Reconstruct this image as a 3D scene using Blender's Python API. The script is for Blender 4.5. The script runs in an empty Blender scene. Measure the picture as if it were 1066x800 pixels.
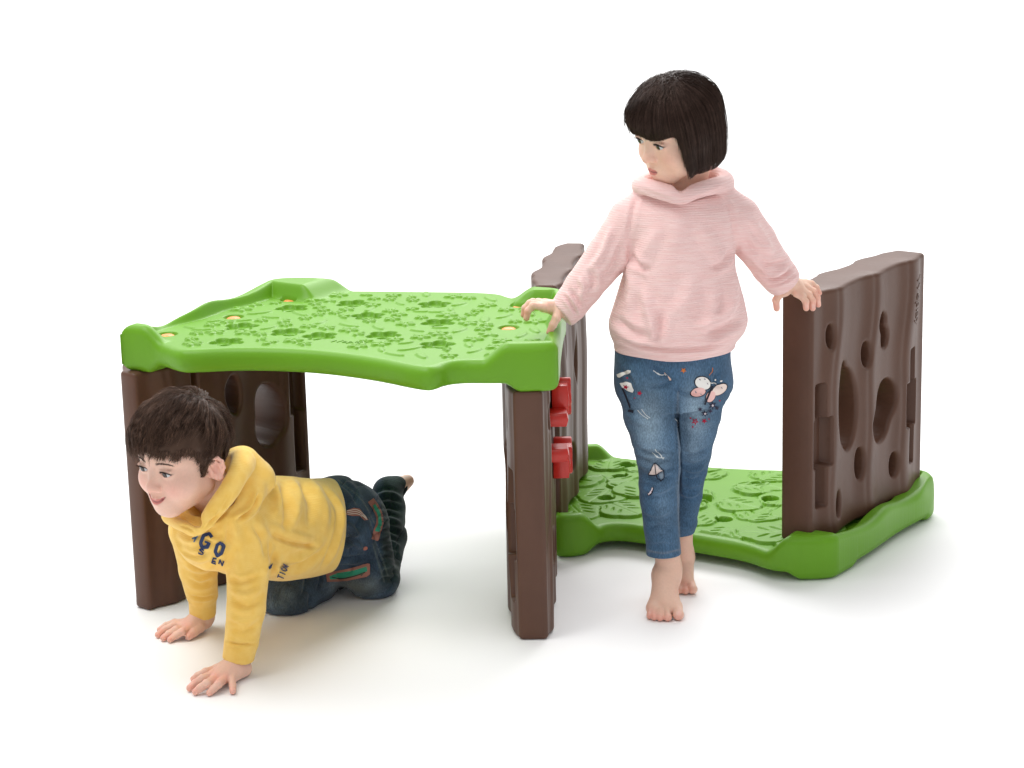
import bpy, math, random
import numpy as np
from mathutils import Vector, Matrix
from mathutils.bvhtree import BVHTree

S = bpy.context.scene
rng = np.random.default_rng(7)

# ------------------------------------------------------------------ camera
CAM_H, CAM_PITCH, CAM_F, CAM_ROLL = 1.614, 0.251, 2400.0, -0.026   # metres, rad, pixels of a 1066 px wide frame, rad
cam_data = bpy.data.cameras.new('camera')
cam = bpy.data.objects.new('camera', cam_data)
S.collection.objects.link(cam)
cam_data.sensor_width = 36.0
cam_data.lens = 36.0 * CAM_F / 1066.0
cam_data.clip_start, cam_data.clip_end = 0.05, 400.0
cam.rotation_mode = 'XYZ'
cam.matrix_world = (Matrix.Translation((0, 0, CAM_H)) @ Matrix.Rotation(math.pi / 2 - CAM_PITCH, 4, 'X')
                    @ Matrix.Rotation(CAM_ROLL, 4, 'Z'))
S.camera = cam
S.view_settings.view_transform = 'Standard'
S.view_settings.look = 'None'
S.view_settings.exposure = 0.0
S.view_settings.gamma = 1.0
S.cycles.max_bounces = 8
S.cycles.use_denoising = True

# ------------------------------------------------------------------ studio light: a bright white tent and soft boxes
world = bpy.data.worlds.new('World')
S.world = world
world.use_nodes = True
wn = world.node_tree.nodes
wl = world.node_tree.links
bgn = wn['Background']
tc = wn.new('ShaderNodeTexCoord')
sx = wn.new('ShaderNodeSeparateXYZ')
wl.new(tc.outputs['Generated'], sx.inputs[0])
# the lit white sweep behind the set is brighter than the dim side behind the photographer
rp = wn.new('ShaderNodeMapRange')
rp.interpolation_type = 'SMOOTHSTEP'
rp.inputs['From Min'].default_value = -0.6
rp.inputs['From Max'].default_value = 0.9
rp.inputs['To Min'].default_value = 0.50
rp.inputs['To Max'].default_value = 1.0
wl.new(sx.outputs['Y'], rp.inputs['Value'])
bgn.inputs['Color'].default_value = (1, 1, 1, 1)
wl.new(rp.outputs[0], bgn.inputs['Strength'])

def soft_box(name, loc, target, size, power, col=(1, 1, 1)):
    d = bpy.data.lights.new(name, 'AREA')
    d.shape = 'RECTANGLE'
    d.size, d.size_y = size
    d.energy = power
    d.color = col
    o = bpy.data.objects.new(name, d)
    S.collection.objects.link(o)
    o.location = loc
    o.rotation_euler = (Vector(target) - Vector(loc)).to_track_quat('-Z', 'Y').to_euler()
    return o

soft_box('soft_box', (-1.5, 4.1, 4.2), (0.0, 4.6, 0.3), (2.2, 2.2), 105)
soft_box('soft_box', (0.6, 8.2, 3.4), (0.1, 4.7, 0.3), (3.2, 1.6), 90)
soft_box('soft_box', (0.4, 1.0, 3.8), (0.0, 4.5, 0.3), (2.5, 1.5), 22)
soft_box('far_floor_fill', (0.0, 15.0, 9.0), (0.0, 16.0, 0.0), (22.0, 11.0), 1900)  # added lamp out of view, whitens the far floor

# ------------------------------------------------------------------ pixel -> point on the photograph's rays (used to measure the place)
_c, _s = math.cos(CAM_PITCH), math.sin(CAM_PITCH)
_cr, _sr = math.cos(CAM_ROLL), math.sin(CAM_ROLL)

def ray(u, v):
    a, b = u - 533.0, v - 400.0
    uu, vv = _cr * a + _sr * b, -_sr * a + _cr * b
    return np.array([uu / CAM_F, _c - vv / CAM_F * _s, -_s - vv / CAM_F * _c])

def at(u, v, y):
    d = ray(u, v)
    return d * (y / d[1]) + np.array([0, 0, CAM_H])

def atz(u, v, z):
    d = ray(u, v)
    return d * ((z - CAM_H) / d[2]) + np.array([0, 0, CAM_H])

def project(P):
    P = np.asarray(P, float)
    X, Y, Z = P[..., 0], P[..., 1], P[..., 2] - CAM_H
    zc = Y * _c - Z * _s
    u, v = CAM_F * X / zc, -CAM_F * (Y * _s + Z * _c) / zc
    return 533 + _cr * u - _sr * v, 400 + _sr * u + _cr * v

# ------------------------------------------------------------------ object helpers
def new_mesh(name, verts, faces, mat=None, parent=None, smooth=True, cols=None):
    """verts (n,3), faces (m,4)/(m,3) int arrays or a list of lists"""
    me = bpy.data.meshes.new(name)
    verts = np.asarray(verts, np.float32)
    if isinstance(faces, np.ndarray):
        m, k = faces.shape
        me.vertices.add(len(verts))
        me.vertices.foreach_set('co', verts.ravel())
        me.loops.add(m * k)
        me.loops.foreach_set('vertex_index', faces.astype(np.int32).ravel())
        me.polygons.add(m)
        me.polygons.foreach_set('loop_start', np.arange(0, m * k, k, dtype=np.int32))
        me.polygons.foreach_set('loop_total', np.full(m, k, np.int32))
        me.update(calc_edges=True)
    else:
        me.from_pydata([tuple(map(float, v)) for v in verts], [], faces)
    me.validate()
    me.polygons.foreach_set('use_smooth', np.full(len(me.polygons), smooth))
    if cols is not None:
        at_ = me.color_attributes.new('col', 'FLOAT_COLOR', 'POINT')
        c = np.ones((len(verts), 4), np.float32)
        c[:, :3] = cols
        at_.data.foreach_set('color', c.ravel())
    me.update()
    o = bpy.data.objects.new(name, me)
    S.collection.objects.link(o)
    if mat:
        me.materials.append(mat)
    if parent:
        o.parent = parent
    return o

def tag(o, label=None, cat=None, group=None, kind=None):
    for k, v in (('label', label), ('category', cat), ('group', group), ('kind', kind)):
        if v:
            o[k] = v
    return o

def empty(name, label, cat, group=None):
    o = bpy.data.objects.new(name, None)
    o.empty_display_size = 0.05
    S.collection.objects.link(o)
    return tag(o, label, cat, group)

def mat(name, col, rough=0.5, spec=0.5, var=0.0, vscale=20.0, bump=0.0, bscale=200.0, sss=0.0, sheen=0.0,
        attr=False, coat=0.0, bdist=0.002):
    m = bpy.data.materials.new(name)
    m.use_nodes = True
    nt = m.node_tree
    N, L = nt.nodes, nt.links
    p = N['Principled BSDF']
    p.inputs['Roughness'].default_value = rough
    p.inputs['Specular IOR Level'].default_value = spec
    if sheen:
        p.inputs['Sheen Weight'].default_value = sheen
        p.inputs['Sheen Roughness'].default_value = 0.5
    if coat:
        p.inputs['Coat Weight'].default_value = coat
        p.inputs['Coat Roughness'].default_value = 0.15
    tcn = N.new('ShaderNodeTexCoord')
    src = None
    if attr:
        a = N.new('ShaderNodeAttribute')
        a.attribute_name = 'col'
        src = a.outputs['Color']
    else:
        r = N.new('ShaderNodeRGB')
        r.outputs[0].default_value = (*col, 1)
        src = r.outputs[0]
    if var:
        nz = N.new('ShaderNodeTexNoise')
        nz.inputs['Scale'].default_value = vscale
        nz.inputs['Detail'].default_value = 5
        L.new(tcn.outputs['Object'], nz.inputs['Vector'])
        mp = N.new('ShaderNodeMapRange')
        mp.inputs['From Min'].default_value = 0.3
        mp.inputs['From Max'].default_value = 0.7
        mp.inputs['To Min'].default_value = 1 - var
        mp.inputs['To Max'].default_value = 1 + var
        L.new(nz.outputs['Fac'], mp.inputs['Value'])
        mx = N.new('ShaderNodeVectorMath')
        mx.operation = 'SCALE'
        L.new(src, mx.inputs[0])
        L.new(mp.outputs[0], mx.inputs['Scale'])
        src = mx.outputs[0]
    L.new(src, p.inputs['Base Color'])
    if sss:
        p.inputs['Subsurface Weight'].default_value = sss
        p.inputs['Subsurface Radius'].default_value = (1.0, 0.4, 0.25)
        p.inputs['Subsurface Scale'].default_value = 0.006
    if bump:
        nb = N.new('ShaderNodeTexNoise')
        nb.inputs['Scale'].default_value = bscale
        nb.inputs['Detail'].default_value = 3
        L.new(tcn.outputs['Object'], nb.inputs['Vector'])
        b = N.new('ShaderNodeBump')
        b.inputs['Strength'].default_value = bump
        b.inputs['Distance'].default_value = bdist
        L.new(nb.outputs['Fac'], b.inputs['Height'])
        L.new(b.outputs['Normal'], p.inputs['Normal'])
    return m

def smooth01(x, a, b):
    t = np.clip((x - a) / (b - a), 0, 1)
    return t * t * (3 - 2 * t)

def chaikin(P, n=3):
    P = np.asarray(P, float)
    for _ in range(n):
        Q = np.roll(P, -1, 0)
        P = np.stack([P * .75 + Q * .25, P * .25 + Q * .75], 1).reshape(-1, P.shape[1])
    return P

def poly_sdf(P, A, B):
    """signed distance (positive inside) of points (A,B) to polygon P"""
    P = np.asarray(P, float)
    Q = np.roll(P, -1, 0)
    d2 = np.full(A.shape, 1e9)
    ins = np.zeros(A.shape, bool)
    for (x0, y0), (x1, y1) in zip(P, Q):
        ex, ey = x1 - x0, y1 - y0
        t = np.clip(((A - x0) * ex + (B - y0) * ey) / (ex * ex + ey * ey + 1e-18), 0, 1)
        d2 = np.minimum(d2, (A - x0 - t * ex) ** 2 + (B - y0 - t * ey) ** 2)
        cr = ((y0 > B) != (y1 > B))
        with np.errstate(divide='ignore', invalid='ignore'):
            xi = ex * (B - y0) / (ey if abs(ey) > 1e-15 else 1e-15) + x0
        ins ^= cr & (A < xi)
    return np.where(ins, 1, -1) * np.sqrt(d2)

def ell_sdf(A, B, ca, cb, ra, rb, rot=0.0):
    """negative inside"""
    x, y = A - ca, B - cb
    c, s = math.cos(rot), math.sin(rot)
    x, y = c * x + s * y, -s * x + c * y
    k0 = np.sqrt((x / ra) ** 2 + (y / rb) ** 2)
    k1 = np.sqrt((x / ra ** 2) ** 2 + (y / rb ** 2) ** 2) + 1e-9
    return k0 * (k0 - 1) / k1

def box_sdf(A, B, ca, cb, ha, hb, r=0.0):
    qx, qy = np.abs(A - ca) - ha + r, np.abs(B - cb) - hb + r
    return np.hypot(np.maximum(qx, 0), np.maximum(qy, 0)) + np.minimum(np.maximum(qx, qy), 0) - r

def slab(a0, a1, b0, b1, step, sdf, front, back, r):
    """solid between front(a,b) and back(a,b) where sdf(a,b) > 0, rounded edge r. returns verts (a,b,n) and quads"""
    na, nb = int(round((a1 - a0) / step)) + 1, int(round((b1 - b0) / step)) + 1
    a = np.linspace(a0, a1, na)
    b = np.linspace(b0, b1, nb)
    A, B = np.meshgrid(a, b, indexing='ij')
    D = sdf(A, B)
    inside = D > 0
    cell_in = inside[:-1, :-1] | inside[1:, :-1] | inside[:-1, 1:] | inside[1:, 1:]
    used = np.zeros(D.shape, bool)
    used[:-1, :-1] |= cell_in; used[1:, :-1] |= cell_in; used[:-1, 1:] |= cell_in; used[1:, 1:] |= cell_in
    snap = used & ~inside
    for _ in range(2):
        Dq = sdf(A, B)
        e = step * .2
        gx = (sdf(A + e, B) - sdf(A - e, B)) / (2 * e)
        gy = (sdf(A, B + e) - sdf(A, B - e)) / (2 * e)
        g2 = np.maximum(gx ** 2 + gy ** 2, .05)
        A = np.where(snap, A - Dq * gx / g2, A)
        B = np.where(snap, B - Dq * gy / g2, B)
    D = np.where(snap, 0, np.maximum(D, 0))
    dd = np.clip(r - D, 0, r)
    rnd = r - np.sqrt(np.maximum(r * r - dd * dd, 0))
    F, K = front(A, B), back(A, B)
    mid = (F + K) / 2
    Fz, Kz = np.maximum(F - rnd, mid + 1e-4), np.minimum(K + rnd, mid - 1e-4)
    idx = -np.ones(D.shape, np.int64)
    ii = np.nonzero(used)
    n = len(ii[0])
    idx[ii] = np.arange(n)
    vf = np.stack([A[ii], B[ii], Fz[ii]], 1)
    vb = np.stack([A[ii], B[ii], Kz[ii]], 1)
    c = np.nonzero(cell_in)
    q = np.stack([idx[c[0], c[1]], idx[c[0] + 1, c[1]], idx[c[0] + 1, c[1] + 1], idx[c[0], c[1] + 1]], 1)
    # boundary edges of the kept cells
    e = np.concatenate([q[:, [0, 1]], q[:, [1, 2]], q[:, [2, 3]], q[:, [3, 0]]])
    key = np.minimum(e[:, 0], e[:, 1]) * (n + 1) + np.maximum(e[:, 0], e[:, 1])
    _, inv, cnt = np.unique(key, return_inverse=True, return_counts=True)
    be = e[cnt[inv] == 1]
    # edge loops between front and back in three rows for a clean wall
    verts = np.concatenate([vf, vb])
    wall = np.stack([be[:, 0], be[:, 0] + n, be[:, 1] + n, be[:, 1]], 1)
    faces = np.concatenate([q, (q + n)[:, ::-1], wall])
    return verts, faces

def noise2(A, B, seed=0, f=1.0):
    r = np.random.default_rng(seed)
    o = np.zeros(A.shape)
    for _ in range(6):
        kx, ky, ph = r.normal(0, f, 1)[0], r.normal(0, f, 1)[0], r.uniform(0, 6.28)
        o += np.sin(kx * A + ky * B + ph)
    return o / 3.0
# ------------------------------------------------------------------ floor: one white seamless sheet past the edge of the picture
M_floor = mat('white_studio_floor', (0.93, 0.93, 0.93), rough=0.55, spec=0.2, var=0.012, vscale=1.5, bump=0.03, bscale=60)
fl = new_mesh('floor', [(-60, -20, 0), (60, -20, 0), (60, 120, 0), (-60, 120, 0)], [[0, 1, 2, 3]], M_floor, smooth=False)
tag(fl, kind='structure')

M_green = mat('green_plastic', (0.134, 0.338, 0.014), rough=0.40, spec=0.27, var=0.03, vscale=9, bump=0.05, bscale=380)
M_brown = mat('brown_plastic', (0.104, 0.049, 0.031), rough=0.42, spec=0.27, var=0.06, vscale=14, bump=0.06, bscale=300)
M_orange = mat('orange_plug', (0.88, 0.30, 0.06), rough=0.4, bump=0.05)
M_red = mat('red_plastic', (0.62, 0.028, 0.018), rough=0.33, spec=0.5, var=0.03, bump=0.05, bscale=300)

RIM, UNDER = 0.097, 0.017     # heights of a plate above the bottom of its feet

def end_band(A, B, p, q):
    """distance inward from the end line p->q and the position along it 0..1"""
    d = np.array(q) - np.array(p)
    Ln = np.hypot(*d)
    d = d / Ln
    n = np.array([d[1], -d[0]])
    return (A - p[0]) * n[0] + (B - p[1]) * n[1], ((A - p[0]) * d[0] + (B - p[1]) * d[1]) / Ln, Ln

def bump1(x, c, w):
    return np.exp(-((x - c) / w) ** 2)

def flower(A, B, ca, cb, R, rot, petals=5, depth=.34):
    """negative inside a rounded petal outline"""
    x, y = A - ca, B - cb
    th = np.arctan2(y, x) + rot
    rr = np.hypot(x, y)
    return rr - R * (1 - depth + depth * np.abs(np.cos(petals * th / 2)) ** .7 * 1.2)

def plate(name, z0, outline, endL, endR, relief, parent, wave_seed, BOARD):
    P = chaikin(outline, 3)
    lo, hi = P.min(0) - .004, P.max(0) + .004
    sdf = lambda A, B: poly_sdf(P, A, B)
    def ends(A, B):
        out = 0
        pad = 0
        for i, (p, q) in enumerate((endL, endR)):
            d, t, Ln = end_band(A, B, p, q)
            d = np.abs(d)
            lobes = .48 + .52 * (bump1(t, .0, .20) + bump1(t, 1.0, .20) + .72 * bump1(t, .53, .12))
            wid = .016 + .005 * np.sin(t * 17 + wave_seed + i)
            rim = lobes * (1 - smooth01(d, wid, wid + .015))
            # the rim turns the corner at both ends
            tc_ = np.maximum(np.minimum(t, 1 - t), 0) * Ln
            corner = (1 - smooth01(tc_, .022, .05)) * (1 - smooth01(d, .062 + .03 * (t > .5), .12 + .025 * (t > .5)))
            out = np.maximum(out, np.maximum(rim, corner))
            pad = np.maximum(pad, (1 - smooth01(d, .07, .105)) * (1 - smooth01(tc_, .085, .12)))
            pad = np.maximum(pad, (1 - smooth01(d, .05, .07)) * .45)
        return out, pad
    def front(A, B):
        e, _ = ends(A, B)
        return z0 + BOARD + (RIM - BOARD) * e + relief(A, B) * (1 - smooth01(e, .02, .2))
    def back(A, B):
        _, p = ends(A, B)
        return z0 + UNDER * (1 - p)
    v, f = slab(lo[0], hi[0], lo[1], hi[1], .0021, sdf, front, back, .018)
    o = new_mesh(name, v, f, M_green, parent)
    return o

def xy(u, v, z):
    return atz(u, v, z)[:2]

# ---------------- table top (flowers) ----------------
table = empty('play_table', 'low play table with green flower embossed top on two brown trunk-like side panels', 'play table')
platform = empty('play_platform', 'green leaf embossed play base on the floor with two brown panels standing on its ends', 'play platform')

ZT, T_BOARD = 0.502, 0.065
tab_out = [xy(122, 340, .6), xy(126, 338, .6), (-.727, 4.492), (-.70, 4.472), xy(182, 366, .565), xy(196, 367, .565), xy(250, 364, .565), xy(320, 366, .565),
           xy(385, 374, .565), xy(432, 384, .565), xy(452, 385, .565), (-.112, 4.272), (-.04, 4.262), (.03, 4.258), (.088, 4.262), (.092, 4.30),
           (.103, 4.52), (.118, 4.72), (.115, 4.775), (.055, 4.80), (.01, 4.83), xy(520, 304.5, .565), xy(440, 303.5, .565), xy(350, 302.5, .565),
           xy(338, 302, .57), (-.425, 4.955), (-.47, 4.962), (-.505, 4.96), (-.535, 4.94)]
tab_endL = ((-.795, 4.535), (-.512, 4.945))
tab_endR = ((.088, 4.262), (.117, 4.775))
tab_endL, tab_endR = tab_endL, (tab_endR[1], tab_endR[0])
holes_px = [(236, 356), (251, 340), (304, 321), (299, 346), (333, 350), (367, 316), (383, 329), (399, 349), (452, 317), (456, 336), (455, 359)]
plug_px = [(174, 347.5), (243, 329.5), (302, 311.5), (541, 317.5), (529.5, 340.5)]
holes_xy = [xy(*p, .567) for p in holes_px]
plugs_xy = [xy(*p, .568) for p in plug_px]
r7 = random.Random(5)
blooms = []
for _ in range(6000):
    q = np.array([r7.uniform(-.70, .05), r7.uniform(4.25, 4.98)])
    sd = poly_sdf(chaikin(tab_out, 2), np.array([q[0]]), np.array([q[1]]))[0]
    if sd < .045:
        continue
    size = r7.choice([.016, .019, .022, .025])
    if any(np.hypot(*(q - h)) < .034 + size for h in holes_xy) or any(np.hypot(*(q - h)) < .03 + size for h in plugs_xy):
        continue
    if any(np.hypot(*(q - b[0])) < (size + b[1]) * .98 for b in blooms):
        continue
    # the left third is thinly strewn, the right two thirds densely
    if q[0] < -.5 and r7.random() < .55 or np.hypot(q[0] + .35, (q[1] - 4.47)) < .055:
        continue
    blooms.append((q, size, r7.uniform(0, 6.28), r7.random()))

def local(A, B, c, R, fn):
    """evaluate fn only near c"""
    m = (np.abs(A - c[0]) < R) & (np.abs(B - c[1]) < R)
    out = np.zeros(A.shape)
    if m.any():
        out[m] = fn(A[m], B[m])
    return out

def table_relief(A, B):
    h = np.zeros(A.shape)
    for q, R, rot, kind in blooms:
        if kind < .72:
            def fn(a, b):
                s = np.full(a.shape, 1.0)
                np_ = 3 if kind < .18 else 5
                for k in range(np_):
                    t = rot + 2 * math.pi * k / (np_ if np_ == 5 else 5.2)
                    s = np.minimum(s, ell_sdf(a, b, q[0] + .56 * R * math.cos(t), q[1] + .56 * R * math.sin(t), .46 * R, .29 * R, t))
                return .0044 * (1 - smooth01(s, -.0026, .0008))
        else:
            def fn(a, b):
                s = ell_sdf(a, b, q[0], q[1], R * 1.15, R * .42, rot)
                return .0034 * (1 - smooth01(s, -.003, .0008))
        h += local(A, B, q, R * 1.6, fn)
    for i, q in enumerate(holes_xy):
        def fn(a, b):
            s = flower(a, b, q[0], q[1], .034, .4 + i * .7, 5, .36)
            s2 = np.hypot(a - q[0], b - q[1]) - .0165
            return -.009 * (1 - smooth01(s, -.0030, .0012)) - .016 * (1 - smooth01(s2, -.0030, .0008))
        h += local(A, B, q, .06, fn)
    for q in plugs_xy:
        h += local(A, B, q, .05, lambda a, b: -.010 * (1 - smooth01(np.hypot(a - q[0], b - q[1]) - .021, -.003, .001)))
    return h

top = plate('tabletop', ZT, tab_out, tab_endL, tab_endR, table_relief, table, .4, T_BOARD)
def plug(c, z, parent):
    n, rows = 28, []
    prof = [(0, .007), (.006, .0068), (.011, .006), (.0145, .004), (.016, .001), (.0165, -.004)]
    v, f = [], []
    for r, h in prof:
        for k in range(n):
            t = 2 * math.pi * k / n
            v.append((c[0] + r * math.cos(t), c[1] + r * math.sin(t), z + h))
    for i in range(len(prof) - 1):
        for k in range(n):
            f.append([i * n + k, (i + 1) * n + k, (i + 1) * n + (k + 1) % n, i * n + (k + 1) % n])
    f.append([(len(prof) - 1) * n + k for k in range(n)])
    return new_mesh('plug', v, f, M_orange, parent)
for q in plugs_xy:
    plug(q, ZT + T_BOARD - .0075, top)

# ---------------- platform (leaves) ----------------
plat_out = [(.080, 4.775), (.085, 4.755), (.125, 4.752), (.16, 4.768), xy(640, 544.5, .06), xy(690, 552.5, .06), xy(740, 561, .06), xy(775, 567, .06), (.53, 4.572),
            (.60, 4.563), (.665, 4.568), (.688, 4.60), (.765, 4.70), (.85, 4.84), (.935, 4.945), (.955, 5.00), (.94, 5.045), (.88, 5.07), (.80, 5.11),
            (.68, 5.185), xy(770, 487, .06), xy(720, 483.5, .06), xy(660, 477, .06), (.27, 5.33), (.20, 5.335), (.12, 5.33), (.105, 5.28)]
pl_endL = ((.075, 4.76), (.105, 5.33))
pl_endR = ((.955, 5.04), (.672, 4.562))
lholes = [xy(*p, .062) for p in [(645, 495.5), (631, 518.5), (653, 485), (753.5, 539.8), (732.5, 519), (789, 503), (802, 520)]]
leaves = []
r8 = random.Random(11)
k_ = 0
for gx in np.arange(.10, .96, .105):
    for gy in np.arange(4.60, 5.34, .105):
        q = np.array([gx + r8.uniform(-.025, .025) + (.05 if int(round((gy - 4.6) / .105)) % 2 else 0), gy + r8.uniform(-.025, .025)])
        if poly_sdf(chaikin(plat_out, 2), np.array([q[0]]), np.array([q[1]]))[0] < .02:
            continue
        leaves.append((q, r8.uniform(.062, .088), r8.uniform(0, 6.28), k_))
        k_ += 1
r8.shuffle(leaves)

def plat_relief(A, B):
    h = np.zeros(A.shape)
    for q, R, rot, i in leaves:
        m = (np.abs(A - q[0]) < R * 1.4) & (np.abs(B - q[1]) < R * 1.4)
        if not m.any():
            continue
        x, y = A[m] - q[0], B[m] - q[1]
        c, s = math.cos(rot), math.sin(rot)
        x, y = c * x + s * y, -s * x + c * y
        th = np.arctan2(y, x)
        rr = np.hypot(x, y)
        edge = R * (.66 + .26 * np.cos(th) + .10 * np.abs(np.cos(2.5 * th)) ** .7)
        s0 = rr - edge
        ins = 1 - smooth01(s0, -.0035, .0005)
        cut = np.zeros(x.shape)
        for k in range(3):
            for sg in (-1, 1):
                cx_, cy_ = R * (-.22 + .30 * k), sg * R * (.36 - .05 * k)
                cut = np.maximum(cut, 1 - smooth01(ell_sdf(x, y, cx_, cy_, R * .21, R * .055, sg * .75), -.0028, .001))
        vein = 1 - smooth01(np.abs(y) - .0012, 0, .0022)
        top_h = .0030 + .0016 * (i % 3) - .0040 * cut - .0014 * vein
        groove = -.0030 * np.exp(-((s0 - .002) / .0022) ** 2)
        hm = h[m]
        hm = hm * (1 - ins) + top_h * ins
        hm = hm + groove * (1 - ins)
        h[m] = np.maximum(hm, -.004)
    for q in lholes:
        h += local(A, B, q, .05, lambda a, b: -.020 * (1 - smooth01(np.hypot(a - q[0], b - q[1]) - .0195, -.003, .001)))
    return h * smooth01(poly_sdf(chaikin(plat_out, 2), A, B), .018, .032)

base = plate('base_plate', 0.0, plat_out, pl_endL, pl_endR, plat_relief, platform, 2.1, .060)

# ---------------- side panels ----------------
def panel(parent, origin, phi, Lw, H, z0, t, holes, slots, face=1, wave=1.0, seed=0, thick=.022):
    """origin = near-right bottom corner; +n is the right hand face; holes (w,z,rw,rz,rot)"""
    def sdf(w, z):
        d = -box_sdf(w, z, Lw / 2, H / 2, Lw / 2, H / 2, .008)
        for hl in holes:
            for (cw, cz, rw, rz, rot) in hl:
                d = np.minimum(d, ell_sdf(w, z, cw, cz, rw, rz, rot))
        return d
    def sdf_pairs(w, z):
        d = -box_sdf(w, z, Lw / 2, H / 2, Lw / 2, H / 2, .008)
        for hl in holes:
            u = None
            for (cw, cz, rw, rz, rot) in hl:
                e = ell_sdf(w, z, cw, cz, rw, rz, rot)
                if u is None:
                    u = e
                else:
                    k = .012
                    hh = np.clip(.5 + .5 * (e - u) / k, 0, 1)
                    u = e * (1 - hh) + u * hh - k * hh * (1 - hh)
            d = np.minimum(d, u)
        return d
    def wav(w, z, sd):
        fade = smooth01(w, .0, .05) * smooth01(Lw - w, .0, .04)
        x = w + .012 * np.sin(z * 9 + sd) + .006 * np.sin(z * 23 + sd * 2)
        o = .0050 * np.cos(x * 2 * np.pi / .165 + 2.7 + sd) + .0012 * np.cos(x * 2 * np.pi / .083 + sd * 1.7)
        o = o - .0016 * np.exp(-((np.mod(x + sd * .03, .16) - .08) / .008) ** 2)
        return (o - .001) * fade * wave
    def bulge(w, z, m):
        return m * smooth01(w, .004, .075) * smooth01(Lw - w, .0, .055)
    def slot(w, z):
        o = np.zeros(w.shape)
        for (cw, cz, hw_, hz_) in slots:
            o = np.maximum(o, 1 - smooth01(box_sdf(w, z, cw, cz, hw_, hz_, .006), -.0028, .001))
        return o
    fr = lambda w, z: wav(w, z, seed) + bulge(w, z, .007) - .030 * slot(w, z) * (1 if face > 0 else 0) + 0 * w
    bk = lambda w, z: -t - wav(w, z, seed + 1.9) - bulge(w, z, thick) + .030 * slot(w, z) * (0 if face > 0 else 1) * .8
    v, f = slab(-.003, Lw + .003, -.003, H + .003, .0027, sdf_pairs, fr, bk, .009)
    dx = np.array([math.sin(phi), math.cos(phi)])
    nx = np.array([math.cos(phi), -math.sin(phi)])
    P = np.empty_like(v)
    P[:, 0] = origin[0] + v[:, 0] * dx[0] + v[:, 2] * nx[0]
    P[:, 1] = origin[1] + v[:, 0] * dx[1] + v[:, 2] * nx[1]
    P[:, 2] = z0 + v[:, 1]
    return new_mesh('side_panel', P, f[:, ::-1], M_brown, parent)

HOLES = [[(.298, .422, .020, .021, 0), (.313, .386, .019, .023, 0)], [(.071, .436, .011, .025, 0)], [(.226, .366, .014, .027, 0)],
         [(.150, .262, .043, .090, .08), (.128, .285, .024, .085, 0)], [(.322, .238, .052, .050, .4), (.300, .200, .046, .045, 0)],
         [(.206, .128, .014, .034, 0)], [(.367, .085, .015, .027, 0)], [(.106, .062, .012, .028, 0)]]
SLOTS = [(.036, .302, .017, .040), (.043, .213, .030, .053), (.038, .118, .016, .045),
         (.437, .296, .016, .040), (.437, .209, .030, .052), (.441, .116, .014, .045)]
HOLES_A = [[(.262, .405, .020, .042, .05)], [(.372, .348, .036, .060, .35), (.362, .315, .032, .046, 0)], [(.398, .482, .014, .03, 0)], [(.15, .19, .02, .04, 0)], [(.30, .15, .02, .03, 0)]]
SLOTS_A = [(.452, .490, .016, .05), (.452, .388, .028, .066), (.455, .26, .018, .07), (.16, .47, .010, .05)]
HOLES_D = [[(.09, .37, .030, .045, 0)], [(.25, .31, .050, .085, .1)], [(.25, .155, .026, .042, 0)], [(.40, .16, .018, .04, 0)], [(.40, .41, .018, .03, 0)], [(.31, .42, .012, .04, 0)], [(.16, .10, .018, .03, 0)]]
R_ = math.radians
panel(table, (-.757, 4.486), R_(39.5), .490, .505, 0.0, .046, HOLES_A, SLOTS_A, 1, 1.0, .6, .062)
panel(table, (.0585, 4.262), R_(2.2), .487, .505, 0.0, .058, HOLES, SLOTS, -1, 1.1, 1.2)
panel(platform, (.617, 4.594), R_(36.8), .508, .537, .070, .073, HOLES, SLOTS, 1, 1.1, 0.0, .020)
panel(platform, (.100, 4.80), R_(9.4), .478, .527, .070, .048, HOLES_D, [], 1, 1.1, 2.2)

# ---------------- embossed maker's marks ----------------
def emboss(txt, size, origin, ex, ez, n, parent, name, material, extr=.0011, on=None):
    cu = bpy.data.curves.new(name, 'FONT')
    cu.body = txt
    cu.size = size
    cu.align_x = 'CENTER'
    cu.extrude = extr
    cu.resolution_u = 3
    ob = bpy.data.objects.new(name, cu)
    S.collection.objects.link(ob)
    bpy.context.view_layer.update()
    dg = bpy.context.evaluated_depsgraph_get()
    me = bpy.data.meshes.new_from_object(ob.evaluated_get(dg))
    bpy.data.objects.remove(ob)
    me.materials.clear()
    me.materials.append(material)
    ex, ez, n = (np.array(q, float) / np.linalg.norm(q) for q in (ex, ez, n))
    me.transform(Matrix(((ex[0], ez[0], n[0], origin[0]), (ex[1], ez[1], n[1], origin[1]), (ex[2], ez[2], n[2], origin[2]), (0, 0, 0, 1))))
    if on:      # lay the letters on the wavy surface they are moulded into
        tr = BVHTree.FromPolygons([v.co.copy() for v in on.data.vertices], [tuple(p.vertices) for p in on.data.polygons])
        nn, oo = Vector(n), Vector(origin)
        for v in me.vertices:
            hgt = (v.co - oo).dot(nn)
            h = tr.ray_cast(v.co + nn * .05, -nn)
            if h[0]:
                v.co = h[0] + nn * (hgt * .5 + .0003)
    o = bpy.data.objects.new(name, me)
    S.collection.objects.link(o)
    o.parent = parent
    return o

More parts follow.
